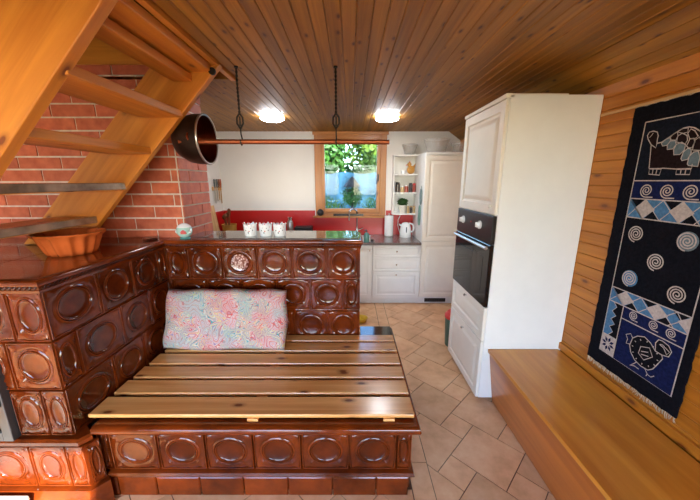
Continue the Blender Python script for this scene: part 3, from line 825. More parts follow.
b = MB(); b.tube([(.117, 4.27, WTZ+.08), (.15, 4.262, WTZ+.09), (.19, 4.255, WTZ+.11)], [.012, .009, .007], 8); b.build('lever', 'chrome', fa)
sp = thing('soap_dispenser', 'teal soap dispenser bottle beside the sink', 'soap dispenser', (.205, 3.87, WTZ))
b = MB(); b.lathe([(0, 0), (.034, 0), (.036, .01), (.036, .09), (.026, .115), (.013, .122), (0, .122)], (.21, 3.765, WTZ+.001), 20); b.build('bottle', 'teal', sp)
b = MB(); b.tube([(.21, 3.765, WTZ+.12), (.21, 3.765, WTZ+.155)], .008, 8); b.tube([(.21, 3.765, WTZ+.155), (.18, 3.75, WTZ+.152)], .007, 8); b.build('pump', 'grey_metal', sp)
b = MB(); b.box(.262, .30, 3.755, 3.79, WTZ+.0005, WTZ+.032); tag(b.build('sponge', 'black', smooth=0, bevel=.006), 'dark sponge on the worktop right of the teal soap dispenser', 'sponge')
pt = thing('paper_towel_holder', 'roll of white paper towel standing upright on the worktop', 'paper towel', (.545, 4.2, WTZ))
b = MB(); b.lathe([(0, 0), (.06, 0), (.06, .01), (0, .01)], (.545, 4.2, WTZ), 20); b.tube([(.545, 4.2, WTZ), (.545, 4.2, WTZ+.32)], .007, 8); b.build('stand', 'steel', pt)
b = MB(); b.recalc = True; b.lathe([(.02, .012), (.062, .012), (.062, .29), (.02, .29), (.02, .012)], (.545, 4.2, WTZ), 28); b.build('roll', 'white_china', pt)
ke = thing('kettle', 'white electric kettle on the worktop under the open shelves', 'kettle', (.76, 4.12, WTZ))
kx, ky = .772, 4.15
b = MB(); b.lathe([(0, 0), (.08, 0), (.08, .018), (0, .018)], (kx, ky, WTZ), 24); b.build('base', 'white_china', ke)
b = MB(); b.lathe([(0, .02), (.078, .02), (.08, .04), (.074, .11), (.062, .165), (.05, .19), (.03, .2), (0, .205)], (kx, ky, WTZ), 24)
b.prism([(kx-.055, ky-.02, WTZ+.17), (kx-.055, ky+.02, WTZ+.17), (kx-.095, ky, WTZ+.185)], (0.01, 0, -.03)); b.build('body', 'white_china', ke)
b = MB(); b.tube([(kx+.045, ky-.01, WTZ+.19), (kx+.09, ky-.02, WTZ+.18), (kx+.112, ky-.02, WTZ+.14), (kx+.105, ky-.02, WTZ+.09), (kx+.073, ky-.01, WTZ+.065)], .011, 10); b.build('handle', 'white_china', ke)
b = MB(); b.box(kx-.007, kx+.007, ky-.082, ky-.07, WTZ+.07, WTZ+.145); b.build('water_gauge', 'grey_metal', ke, smooth=0, bevel=.003)
b = MB(); b.tube([(kx-.05, YB-.01, 1.12), (kx-.08, YB-.02, 1.06), (kx-.082, YB-.025, .98), (kx-.06, 4.22, .87), (kx-.02, 4.17, WTZ+.012)], .005, 6); b.build('cord', 'white_china', ke)

# tall cupboard in the corner
tc_ = thing('tall_cupboard', 'tall white two-door cupboard in the back right corner', 'cupboard', (1.2, 4.0, 0))
FX0, FX1, FZ = .906, 1.504, 1.94
b = MB(); b.box(FX0, FX1, KF+.02, YB-.002, .09, FZ); b.build('body', 'white_paint', tc_, smooth=0)
b = MB(); b.box(FX0, FX1, KF-.006, KF+.0195, FZ-.028, FZ); b.build('cornice', 'white_paint', tc_, smooth=0)
b = MB(); b.box(FX0, FX1, KF+.06, KF+.08, 0, .09); b.build('plinth', 'white_paint', tc_, smooth=0)
b = MB(); b.relief((FX0+.003, KF+.02, .86), X, Z, FX1-FX0-.006, 1.04, [(i, d+.02) for i, d in DOOR]); d1_ = b.build('door', 'cream_paint', tc_, smooth=0); knob(d1_, (FX1-.05, KF, 1.0), -Y)
b = MB(); b.relief((FX0+.003, KF+.02, .11), X, Z, FX1-FX0-.006, .745, [(i, d+.02) for i, d in DOOR]); d2_ = b.build('door', 'cream_paint', tc_, smooth=0); knob(d2_, (FX1-.05, KF, .8), -Y)
b = MB(); b.box(1.0, 1.28, KF+.052, KF+.061, .02, .07)
for i in range(9): b.box(1.01+i*.03, 1.03+i*.03, KF+.046, KF+.052, .026, .064)
b.build('vent_grille', 'black', tc_, smooth=0)

# open shelf unit
sh = thing('open_shelf', 'white open wall shelf with three tiers between window and tall cupboard', 'shelf', (.74, 4.25, 1.16))
SX0, SX1, SYF = .588, .9045, 4.14
b = MB(); b.box(SX0, SX0+.014, SYF+.04, YB-.001, 1.168, 1.944); b.box(SX0+.014, SX1, YB-.012, YB-.001, 1.168, 1.944); b.build('frame', 'white_paint', sh, smooth=0)
SHZ = (1.168, 1.452, 1.695, 1.944)
for z in SHZ:
    b = MB(); b.prism([(SX0, YB-.001, z), (SX0, SYF+.05, z), (SX0+.05, SYF, z), (SX1, SYF, z), (SX1, YB-.001, z)], (0, 0, -.018)); b.build('shelf_board', 'white_paint', sh, smooth=0, bevel=.002)
def gbowl(name, x, y, z, r, h, label, flare=.75, fl=18):
    b = MB(); n = fl
    pr = [(0, .004), (r*flare*.8, .002), (r*flare, .012), (r*(flare+.12), h*.5), (r, h), (r-.006, h), (r*(flare+.1), h*.5), (r*flare*.8, .01), (0, .01)]
    b.lathe(pr, (x, y, z), 54, flute=lambda k, t: 1+.02*math.cos(n*t) if k in (2, 3, 4) else 1)
    tag(b.build(name, 'bowl_glass', smooth=50), label, 'bowl', 'glass bowls on top of the cupboards')
gbowl('glass_bowl', .80, 4.23, SHZ[3]+.001, .105, .135, 'glass bowl standing on top of the open wall shelf', .65)
gbowl('glass_bowl', 1.075, 3.93, FZ+.001, .158, .165, 'widest pressed glass bowl on top of the tall cupboard', .68, 30)
gbowl('glass_bowl', 1.36, 3.93, FZ+.001, .105, .12, 'small glass bowl on the tall cupboard beside the sloping ceiling', .7)
# things on the shelf
fr = thing('ornament', 'ochre pottery hen figure on the upper open shelf tier', 'ornament', (.82, 4.22, SHZ[2]))
b = MB(); b.ball((.825, 4.22, SHZ[2]+.055), .055, sq=(1.0, .8, 1)); b.ball((.80, 4.21, SHZ[2]+.125), .03); b.prism([(.835, 4.21, SHZ[2]+.09), (.885, 4.21, SHZ[2]+.14), (.875, 4.21, SHZ[2]+.06)], (0, .02, 0)); b.build('body', 'orange_skin', fr)
b = MB(); b.prism([(.775, 4.205, SHZ[2]+.127), (.775, 4.215, SHZ[2]+.127), (.752, 4.21, SHZ[2]+.12)], (0, 0, -.01)); b.build('beak', 'red_plastic', fr); b = MB(); b.prism([(.79, 4.207, SHZ[2]+.15), (.815, 4.207, SHZ[2]+.152), (.803, 4.207, SHZ[2]+.17)], (0, .008, 0)); b.build('comb', 'red_plastic', fr)
b = MB(); b.lathe([(0, 0), (.028, 0), (.034, .02), (.036, .045), (.032, .045), (.03, .02), (0, .006)], (.725, 4.2, SHZ[2]+.001), 18); tag(b.build('cup', 'white_china'), 'small white cup beside the ochre hen on the upper shelf tier', 'cup')
def jar(x, y, z, r, h, mat, lid, label, group):
    o = thing('spice_jar', label, 'jar', (x, y, z), group)
    b = MB(); b.recalc = True; b.lathe([(0, 0), (r, 0), (r, h*.78), (r*.8, h*.84), (0, h*.84)], (x, y, z+.0005), 16); b.build('body', mat, o)
    b = MB(); b.recalc = True; b.lathe([(0, h*.82), (r*.86, h*.82), (r*.86, h), (0, h)], (x, y, z+.0005), 16); b.build('lid', lid, o)
JL = 'spice jars on the middle shelf'
for x, r, h, m, l, lab in ((.653, .030, .135, 'spice_dark', 'black', 'tall dark spice mill at the left end of the middle shelf tier'),
        (.716, .026, .085, 'spice_tan', 'white_china', 'pale spice jar with white lid next to the dark mill'),
        (.772, .026, .10, 'spice_red', 'white_china', 'reddish spice jar with white lid in the middle of the shelf row'),
        (.828, .024, .125, 'spice_dark', 'black', 'dark spice jar with black lid, second from the right on the shelf'),
        (.878, .023, .12, 'spice_red', 'red_plastic', 'red lidded spice jar at the right end of the middle shelf tier')):
    jar(x, 4.21, SHZ[1], r, h, m, l, lab, JL)
hp = thing('potted_herb', 'bushy dark green herb in a pale pot on the lowest shelf tier', 'plant', (.70, 4.2, SHZ[0]))
b = MB(); b.lathe([(0, 0), (.04, 0), (.05, .095), (.054, .095), (.054, .11), (.046, .11), (.044, .09), (0, .088)], (.728, 4.21, SHZ[0]+.0005), 20); b.build('pot', 'pot_white', hp)
b = MB(); b.ball((.728, 4.21, SHZ[0]+.145), .05, seg=12, rings=8, sq=(1, 1, .75))
for i in range(420):
    d = V((random.gauss(0, 1), random.gauss(0, 1), random.gauss(.2, 1))).normalized(); p = V((.728, 4.21, SHZ[0]+.15))+V((d.x, d.y, d.z*.72))*random.uniform(.045, .075)
    s = d.cross(V((random.random(), random.random(), random.random()))).normalized()*.007; w = d*.012
    v = [b.bm.verts.new(p-w*.6), b.bm.verts.new(p+s), b.bm.verts.new(p+w), b.bm.verts.new(p-s)]; b.face(v)
b.build('foliage', 'leaf_dark', hp, smooth=0)
for x, m, lab in ((.806, 'spice_tan', 'small tan jar right beside the potted herb'), (.846, 'spice_dark', 'small dark jar between two tan jars on the lowest shelf'), (.886, 'spice_tan', 'small tan jar at the right end of the lowest shelf')):
    jar(x, 4.2, SHZ[0], .0185, .10, m, 'spice_tan', lab, 'jars on the lowest shelf')
# pot holders hanging on the side of the tall cupboard
def leafmitt(y, z, L, w, mat, label):
    b = MB(); pts = []
    for k in range(24):
        t = 2*math.pi*k/24; a = math.sin(t)*w/2*(1 if abs(math.cos(t)) < .9 else .9); c = math.cos(t)*L/2
        pts.append((FX0-.004, y+a, z+c))
    b.prism(pts, (-.014, 0, 0), Z); b.tube([(FX0-.008, y, z+L/2-.01), (FX0-.008, y+.008, z+L/2+.02), (FX0-.008, y, z+L/2+.034), (FX0-.008, y-.008, z+L/2+.02), (FX0-.008, y, z+L/2-.01)], .003, 6)
    tag(b.build('pot_holder', mat, smooth=40, bevel=.004), label, 'pot holder', 'pot holders on the cupboard side')
leafmitt(3.86, 1.41, .2, .085, 'slate_cloth', 'grey green leaf-shaped pot holder, upper one on the cupboard side')
leafmitt(3.90, 1.17, .26, .1, 'sage', 'sage green leaf-shaped pot holder, lower one on the cupboard side')

# sill things
sb = thing('tealight_ball', 'black round ball candle holder at the left end of the window sill', 'candle holder', (-.42, 4.28, 1.122))
b = MB(); b.ball((-.42, YB-.07, 1.122+.046), .05, seg=20, rings=14, sq=(1, .8, .94)); b.build('body', 'black', sb)
b = MB(); b.lathe([(.022, 0), (.022, .006), (.014, .006), (.014, 0)], (-.42, YB-.07, 1.122+.088), 16); b.build('rim', 'iron', sb)
b = MB(); b.recalc = True; b.box(-.235, .19, YB-.10, YB-.045, 1.1225, 1.14); b.box(-.235, .19, YB-.104, YB-.1, 1.1225, 1.15); b.box(-.235, .19, YB-.045, YB-.041, 1.1225, 1.15)
tag(b.build('sill_tray', 'spice_dark', smooth=0), 'long flat dark tray on the window sill behind the faucet', 'tray')
# worktop left
th = thing('thermos', 'slim steel thermos standing behind the white cups', 'thermos', (-.83, 4.1, WTZ))
b = MB(); b.lathe([(0, 0), (.042, 0), (.044, .01), (.044, .2), (.034, .225), (.03, .235)], (-.82, 4.1, WTZ+.0005), 22); b.build('body', 'steel', th)
b = MB(); b.lathe([(.03, .233), (.032, .24), (.032, .272), (.026, .28), (0, .28)], (-.82, 4.1, WTZ+.0005), 22); b.build('cap', 'chrome', th)
rb = thing('radio', 'low black box on the worktop right of the steel thermos', 'appliance', (-.64, 4.15, WTZ))
b = MB(); b.box(-.77, -.53, 4.1, 4.28, WTZ+.0005, WTZ+.14); b.build('case', 'black', rb, smooth=0, bevel=.008)
b = MB(); b.tube([(-.58, 4.098, WTZ+.06), (-.58, 4.088, WTZ+.06)], .014, 12); b.build('knob', 'grey_metal', rb)
up = thing('utensil_pot', 'ochre pot of cooking utensils in the kitchen corner', 'pot', (-1.63, 4.05, WTZ))
b = MB(); b.lathe([(0, 0), (.075, 0), (.088, .06), (.092, .16), (.098, .19), (.09, .19), (.083, .16), (0, .02)], (-1.635, 4.05, WTZ+.0005), 26); b.build('pot', 'straw', up)
for dx, dy, h in ((-.03, 0, .3), (-.05, .02, .28), (.0, .02, .33), (.012, -.01, .37), (-.02, .03, .31)):
    b = MB(); b.tube([(-1.635+dx*.6, 4.05+dy, WTZ+.05), (-1.635+dx*1.4, 4.05+dy, WTZ+h)], .007, 6); b.ball((-1.635+dx*1.45, 4.05+dy, WTZ+h), .024, seg=10, rings=6, sq=(1, .4, 1.4)); b.build('utensil', 'bristle', up)
b = MB(); a_ = R(11)
b.prism([(XK+.075, 3.62, WTZ+.001), (XK+.075, 3.98, WTZ+.001), (XK+.0135, 3.98, 1.29), (XK+.0135, 3.62, 1.29)], (.022, 0, .003), Z)
tag(b.build('cutting_board', 'board_wood', smooth=0, bevel=.004), 'pale wooden cutting board leaning in the corner beside the chimney', 'cutting board')
kr = thing('knife_rack', 'wall rack of knives and tools on the white wall beside the chimney', 'knife rack', (XK, 4.17, 1.45))
b = MB(); b.box(XK+.0005, XK+.02, 4.04, 4.31, 1.48, 1.53); b.build('bar', 'board_wood', kr, smooth=0, bevel=.003)
for y, m, bl in ((4.08, 'grey_metal', .19), (4.15, 'grey_metal', .16), (4.21, 'bristle', .15), (4.27, 'copper_dark', .2)):
    b = MB(); b.box(XK+.021, XK+.024, y-.014, y+.014, 1.5-bl, 1.52, 0); kb = b.build('blade', 'steel' if m == 'grey_metal' else 'straw', kr, smooth=0)
    b = MB(); b.tube([(XK+.024, y, 1.51), (XK+.026, y, 1.57), (XK+.024, y, 1.63)], [.01, .013, .01], 8); b.build('handle', m, kb)

# ------------------------------------------------------------------ things on the half wall and stove
def cup(x, y, label):
    b = MB(); n = 40; rings = []
    pr = [(0, .003), (.038, 0), (.042, .006), (.046, .055), (.049, .09), (.0475, .09), (.044, .055), (.036, .012), (0, .01)]
    for k, (r, h) in enumerate(pr):
        if r == 0: rings.append([b.bm.verts.new((x, y, STZ+.006+h))]); continue
        ring = []
        for i in range(n):
            t = 2*math.pi*i/n; hh = h
            if h == .09: hh = h+.006*math.cos(9*t)
            ring.append(b.bm.verts.new((x+r*math.cos(t), y+r*math.sin(t), STZ+.006+hh)))
        rings.append(ring)
    for k in range(len(rings)-1):
        A, B = rings[k], rings[k+1]
        for i in range(n):
            j = (i+1) % n
            if len(A) == 1: b.face([A[0], B[j], B[i]])
            elif len(B) == 1: b.face([A[i], A[j], B[0]])
            else: b.face([A[i], A[j], B[j], B[i]])
    for q in range(9):
        t = 2*math.pi*q/9; b.ball((x+.0485*math.cos(t), y+.0485*math.sin(t), STZ+.006+.094), .0055, 1 if q % 2 else 0, seg=8, rings=6)
    for q, (a, h, m) in enumerate(((-2.35, .07, 1), (-2.0, .045, 2), (-1.75, .066, 2), (-1.45, .04, 1), (-1.2, .062, 2), (-.9, .046, 2), (-.7, .07, 1), (-1.6, .028, 2))):
        b.ball((x+.0452*math.cos(a), y+.0452*math.sin(a), STZ+.006+h), .004, m, seg=8, rings=6, sq=(1.2, .5, 1.2))
    me = b.build('china_pot', ['white_china', 'china_red', 'grey_metal'], smooth=50)
    tag(me, label, 'pot', 'white pots on the half wall')
cup(-.748, 2.235, 'white china pot, leftmost of the three on the stone top')
cup(-.633, 2.235, 'white china pot, middle of the three on the stone top')
cup(-.527, 2.235, 'white china pot, rightmost of the three on the stone top')
sg = thing('glass_dome', 'small round glass dome ornament on the half wall at the chimney corner', 'ornament', (-1.175, 2.145, STZ))
gx, gy = -1.19, 2.14
b = MB(); b.lathe([(0, 0), (.034, 0), (.036, .008), (.03, .012), (0, .014)], (gx, gy, STZ+.0015), 24); b.build('foot', 'teal', sg)
b = MB(); b.ball((gx, gy, STZ+.06), .053, seg=24, rings=16, sq=(1, 1, .98)); b.build('dome', 'mint', sg)
b = MB(); b.lathe([(.0545*math.sin(R(a)), .0545*math.cos(R(a))*.98) for a in (62, 50, 38, 26, 13)]+[(0, .0535)], (gx, gy, STZ+.06), 36, flute=lambda k, t: 1+(.0 if k else .02*math.sin(5*t)))
for t in (-2.6, -.3): b.ball((gx+.044*math.cos(t), gy+.044*math.sin(t), STZ+.056), .0145, seg=10, rings=8)
b.build('snow_cap', 'white_china', sg)
b = MB(); b.box(gx+.0, gx+.034, gy-.055, gy-.03, STZ+.042, STZ+.056); b.prism([(gx-.004, gy-.056, STZ+.056), (gx+.038, gy-.056, STZ+.056), (gx+.017, gy-.056, STZ+.072)], (0, .015, 0)); b.build('house', 'china_red', sg, smooth=0)
# terracotta ring mould
tm = thing('ring_mould', 'fluted terracotta ring cake mould on top of the tiled stove', 'baking mould', (-1.605, 1.70, STZ))
pr = [(.05, .02), (.07, .004), (.118, .0), (.132, .02), (.152, .07), (.163, .1), (.188, .112), (.192, .122), (.182, .124), (.158, .112), (.14, .07), (.118, .022), (.08, .02), (.05, .06), (.03, .1), (.022, .1), (.035, .05), (.05, .02)]
b = MB(); pr = [(r*.87, h) for r, h in pr]
b.lathe(pr, (-1.605, 1.70, STZ+.001), 112, flute=lambda k, t: 1+(.055*math.cos(14*t+.35*math.sin(14*t)) if 2 <= k <= 5 or 9 <= k <= 11 else (.022*math.cos(14*t) if 6 <= k <= 8 else 0)))
b.build('body', 'terracotta', tm, smooth=70)
b = MB(); b.lathe([(0, 0), (.035, 0), (.05, .012), (.046, .012), (.032, .004), (0, .004)], (-1.42, 2.11, STZ+.001), 22); tag(b.build('glass_dish', 'steel'), 'tiny grey dish on the stove top by the brick wall', 'dish')
# white hearth box
b = MB(); b.box(-2.1, -1.52, .8, 1.135, .001, .15); tag(b.build('hearth_step', 'hearth', smooth=0, bevel=.01), 'low white enamel box on the floor before the stove front', 'box')

# ------------------------------------------------------------------ oven cupboard
oc = thing('oven_cupboard', 'tall white cupboard housing the oven beside the wooden chest bench', 'cupboard', (1.22, 2.3, 0))
OX = .932; OY0, OY1 = 1.942, 2.595; OZ = 2.105
b = MB(); b.box(OX+.022, XR-.003, OY0, OY1, .03, OZ-.004); b.build('body', 'white_paint', oc, smooth=0, bevel=.002)
b = MB(); b.box(OX-.006, OX+.05, OY0-.0, OY1+.01, OZ-.022, OZ+.004); b.box(OX+.05, 1.3, OY0+.004, OY1, OZ-.0035, OZ+.004); b.build('cornice', 'cream_paint', oc, smooth=0, bevel=.004)
b = MB(); b.box(OX+.06, OX+.08, OY0+.08, OY1, 0.001, .03); b.build('plinth', 'white_paint', oc, smooth=0)
def oc_panel(name, z0, z1, rings):
    b = MB(); b.relief((OX+.02, OY1-.003, z0), -Y, Z, OY1-OY0-.006, z1-z0, [(i, d+.02) for i, d in rings]); return b.build(name, 'cream_paint', oc, smooth=0)
OD = [(0, -.02), (0, -.004), (.004, 0), (.06, 0), (.068, -.009), (.08, -.01), (.105, -.002), (.115, 0)]
d_ = oc_panel('door', 1.385, 2.08, OD)
knob(d_, (OX, OY0+.055, 1.44), -X, 'cream_paint', .013)
OW = [(0, -.02), (0, -.004), (.004, 0), (.05, 0), (.057, -.009), (.068, -.009), (.088, -.001), (.096, 0)]
for z0, z1 in ((.488, .742), (.035, .482)):
    d_ = oc_panel('drawer', z0, z1, OW); knob(d_, (OX, (OY0+OY1)/2, z1-.028 if z0 > .3 else z1-.05), -X, 'chrome', .012)
ov = thing('oven', 'black built-in oven with two white knobs in the white cupboard', 'oven', (OX, 2.3, .745))
b = MB(); b.box(OX-.004, OX+.021, OY0+.004, OY1-.004, 1.19, 1.378); b.build('control_panel', 'control', ov, smooth=0, bevel=.003)
for y in (2.452, 2.135):
    b = MB(); b.tube([(OX-.004, y, 1.298), (OX-.012, y, 1.298), (OX-.0125, y, 1.298), (OX-.03, y, 1.298), (OX-.034, y, 1.298)], [.03, .03, .021, .019, .014], 20); b.box(OX-.038, OX-.03, y-.004, y+.004, 1.282, 1.316); b.build('knob', 'white_china', ov)
b = MB(); b.tube([(OX-.0045, 2.295, 1.3), (OX-.008, 2.295, 1.3)], .006, 10); b.build('indicator', 'red_plastic', ov)
b = MB(); b.box(OX-.006, OX+.021, OY0+.004, OY1-.004, .748, 1.186); od = b.build('door', 'black_glass', ov, smooth=0, bevel=.003)
b = MB(); b.box(OX-.0075, OX-.0062, OY0+.09, OY1-.09, .84, 1.09); b.build('door_window', 'black_glass', od, smooth=0)
b = MB(); b.tube([(OX-.024, OY0+.02, 1.163), (OX-.024, OY1-.02, 1.163)], .0115, 12)
for y in (OY0+.05, OY1-.05): b.tube([(OX-.006, y, 1.163), (OX-.024, y, 1.163)], .008, 10)
b.build('handle', 'steel', od)

# bin behind the oven cupboard
bn = thing('waste_bin', 'small grey green bin with red lid behind the oven cupboard', 'bin', (1.03, 2.82, 0))
b = MB(); b.lathe([(0, 0), (.085, 0), (.1, .3), (.092, .3), (.078, .01), (0, .01)], (1.04, 2.74, .001), 24); b.build('body', 'grey_green', bn)
b = MB(); b.lathe([(.104, .295), (.104, .32), (.08, .35), (.03, .362), (.03, .38), (0, .384)], (1.04, 2.74, .001), 24); b.lathe([(0, .303), (.104, .296)], (1.04, 2.74, .001), 24); b.recalc = True; b.build('lid', 'red_plastic', bn)
b = MB(); b.lathe([(0, 0), (.05, 0), (.075, .05), (.078, .05), (.07, .046), (.048, .006), (0, .006)], (.13, 3.25, .0005), 22); tag(b.build('pet_bowl', 'yellow'), 'small yellow bowl on the floor behind the half wall end', 'bowl')

# ------------------------------------------------------------------ chest bench
cb = thing('chest_bench', 'long honey pine chest bench along the boarded right wall', 'bench', (1.24, 1.0, 0))
BX = .985; BYF = -.55
b = MB(); b.prism([(BX+.012, BYF, .405), (XR-.022, BYF, .405), (XR-.022, BYF, .003), (BX+.072, BYF, .003)], (0, OY0-.004-BYF, 0), Y); b.build('box', 'bench_wood', cb, smooth=0, bevel=.003)
b = MB(); b.box(BX, XR-.021, BYF-.01, OY0-.003, .407, .432, udir=Y); b.build('lid', 'bench_lid', cb, smooth=0, bevel=.003)

# ------------------------------------------------------------------ wall rug
RX = XR-.004
rug = thing('wall_rug', 'dark blue batik rug with turtle and bird hanging on the boarded wall', 'rug', (RX, 1.44, .53))
rmats = ['rug_black', 'rug_panel', 'rug_navy', 'rug_white', 'rug_blue', 'rug_grey', 'rug_brown']
b = MB()
ny, nz2 = 24, 60; y0, y1, z0, z1 = 1.176, 1.704, .535, 1.972
def edge(k): return .0018*math.sin(k*1.1)+.0016*math.sin(k*2.7+1)
f, k_ = [], []
for i in range(ny+1):
    fr_, br_ = [], []
    for j in range(nz2+1):
        yy = y0+(y1-y0)*i/ny+(edge(j) if i in (0, ny) else 0)-.012*(j/nz2-.5)*(0); zz = z0+(z1-z0)*j/nz2+(edge(i*1.3) if j in (0, nz2) else 0)
        yy -= .0*(zz)
        fr_.append(b.bm.verts.new((RX-.008, yy, zz))); br_.append(b.bm.verts.new((RX-.0005, yy, zz)))
    f.append(fr_); k_.append(br_)
for i in range(ny):
    for j in range(nz2):
        b.face([f[i][j], f[i][j+1], f[i+1][j+1], f[i+1][j]]); b.face([k_[i][j], k_[i+1][j], k_[i+1][j+1], k_[i][j+1]])
for i in range(ny):
    b.face([f[i][0], f[i+1][0], k_[i+1][0], k_[i][0]]); b.face([f[i+1][nz2], f[i][nz2], k_[i][nz2], k_[i+1][nz2]])
for j in range(nz2):
    b.face([f[0][j+1], f[0][j], k_[0][j], k_[0][j+1]]); b.face([f[ny][j], f[ny][j+1], k_[ny][j+1], k_[ny][j]])
def patch(pts, m, layer):
    b.prism([(RX-.008, p[0], p[1]) for p in pts], (-.0007*layer, 0, 0), Z, m, shift=False)
def line(pts, w, m=3, layer=4, closed=False):
    pts = [V((p[0], p[1])) for p in pts]; n = len(pts); L, Rr = [], []
    for i in range(n):
        a = pts[i-1] if (i > 0 or closed) else pts[i]; c = pts[(i+1) % n] if (i < n-1 or closed) else pts[i]
        d = (c-a); d = d.normalized() if d.length > 1e-9 else V((1, 0)); q = V((-d.y, d.x))*w/2
        L.append(pts[i]+q); Rr.append(pts[i]-q)
    xx = RX-.008-.0007*layer
    lv = [b.bm.verts.new((xx, p.x, p.y)) for p in L]; rv = [b.bm.verts.new((xx, p.x, p.y)) for p in Rr]
    for i in range(n if closed else n-1):
        j = (i+1) % n; fc = b.face([lv[i], lv[j], rv[j], rv[i]], m)
def spiral(cy_, cz_, r, turns=3, w=.005, tail=False, disc=None):
    if disc is not None: patch([(cy_+r*1.02*math.cos(t), cz_+r*1.02*math.sin(t)) for t in [2*math.pi*k/24 for k in range(24)]], disc, 2.5)
    n = int(turns*20); pts = []
    for k in range(n+1):
        t = -math.pi/2+turns*2*math.pi*(1-k/n); q = r*(.1+.9*k/n); pts.append((cy_+q*math.cos(t), cz_+q*math.sin(t)))
    if tail: pts.append((cy_-r*1.15, cz_-r*.97))
    line(pts, w)
FY0, FY1 = 1.214, 1.625
patch([(FY1, 1.603), (FY0, 1.603), (FY0, 1.89), (FY1, 1.89)], 1, 1)
patch([(FY1, 1.512), (FY0, 1.512), (FY0, 1.603), (FY1, 1.603)], 2, 1)
patch([(FY1, 1.02), (FY0, 1.02), (FY0, 1.414), (FY1, 1.414)], 0, 1)
patch([(1.53, .868), (FY0, .868), (FY0, .937), (1.53, .937)], 2, 1)
patch([(1.53, .623), (FY0, .623), (FY0, .868), (1.53, .868)], 2, 1)
def band(z0, z1):
    sp = .0872; c = 1.538; k = -1; zm = (z0+z1)/2; h = (z1-z0)/2
    patch([(FY1, z0), (FY0, z0), (FY0, z1), (FY1, z1)], 4, 1)
    cyc = [(3, 2), (4, 4)]
    ys = [1.625, 1.5375, 1.45, 1.3625, 1.275, 1.214]
    for i, yc in enumerate(ys):
        a = .054
        def cl(y): return min(FY1, max(FY0, y))
        if i % 2 == 1: patch([(yc, z0), (cl(yc-a), zm), (yc, z1), (cl(yc+a), zm)], 3, 2)
        ytri = yc+.044
        if i % 2 == 1:
            patch([(cl(ytri+.038), z1), (cl(ytri), zm+.006), (cl(ytri-.038), z1)], 0, 1.8)
            yt2 = yc-.044; patch([(cl(yt2-.038), z0), (cl(yt2), zm-.006), (cl(yt2+.038), z0)], 0, 1.8)
    for yc in ys[:-1]:
        n = .0875; line([(yc, z1), (max(FY0, yc-n), z0)], .004); 
    for yc in ys[1:]: line([(yc, z1), (min(FY1, yc+.0875), z0)], .004)
    for yc in ys[:1]: line([(yc, z1), (yc-.0875, z0)], .004)
band(1.414, 1.511); band(.938, 1.018)
for yy in (1.545, 1.443, 1.342, 1.255): spiral(yy, 1.555, .033, 2.5, .0055, True)
for yy, zz, c in ((1.551, 1.333, None), (1.308, 1.34, 5), (1.42, 1.215, None), (1.535, 1.094, 4), (1.295, 1.094, None)): spiral(yy, zz, .043, 3.2, .0062, disc=c)
for yy in (1.468, 1.361, 1.278): spiral(yy, .909, .024, 2.3, .0045, True)
# turtle
body = [(1.571, 1.777), (1.554, 1.663), (1.501, 1.66), (1.485, 1.661), (1.43, 1.653), (1.362, 1.655), (1.29, 1.655), (1.29, 1.70), (1.366, 1.80), (1.437, 1.80), (1.50, 1.77), (1.544, 1.759)]
patch(body, 6, 2); line([(1.571, 1.777), (1.556, 1.663), (1.501, 1.66), (1.485, 1.661), (1.43, 1.655), (1.362, 1.655), (1.364, 1.674)], .0045)
hd = [(1.544, 1.759), (1.571, 1.777), (1.593, 1.805), (1.601, 1.824), (1.594, 1.839), (1.574, 1.841), (1.553, 1.833), (1.545, 1.816), (1.545, 1.798), (1.543, 1.78)]
patch(hd, 6, 2.2); line(hd, .0045, closed=True); line([(1.588, 1.812), (1.58, 1.82), (1.572, 1.833)], .003)
for ft in ([(1.554, 1.66), (1.551, 1.635), (1.497, 1.629), (1.494, 1.657)], [(1.424, 1.653), (1.422, 1.631), (1.364, 1.629), (1.364, 1.652)]):
    line(ft, .0045, closed=True)
    for q in (.33, .66): line([(ft[0][0]+(ft[3][0]-ft[0][0])*q, ft[0][1]), (ft[1][0]+(ft[2][0]-ft[1][0])*q, ft[1][1])], .004)
shell = [(1.543, 1.78), (1.522, 1.782), (1.487, 1.803), (1.462, 1.819), (1.437, 1.832), (1.413, 1.834), (1.389, 1.826), (1.36, 1.806), (1.338, 1.775), (1.325, 1.73), (1.322, 1.69)]
patch(shell+[(1.41, 1.69), (1.48, 1.745)], 6, 2.1); line(shell, .005)
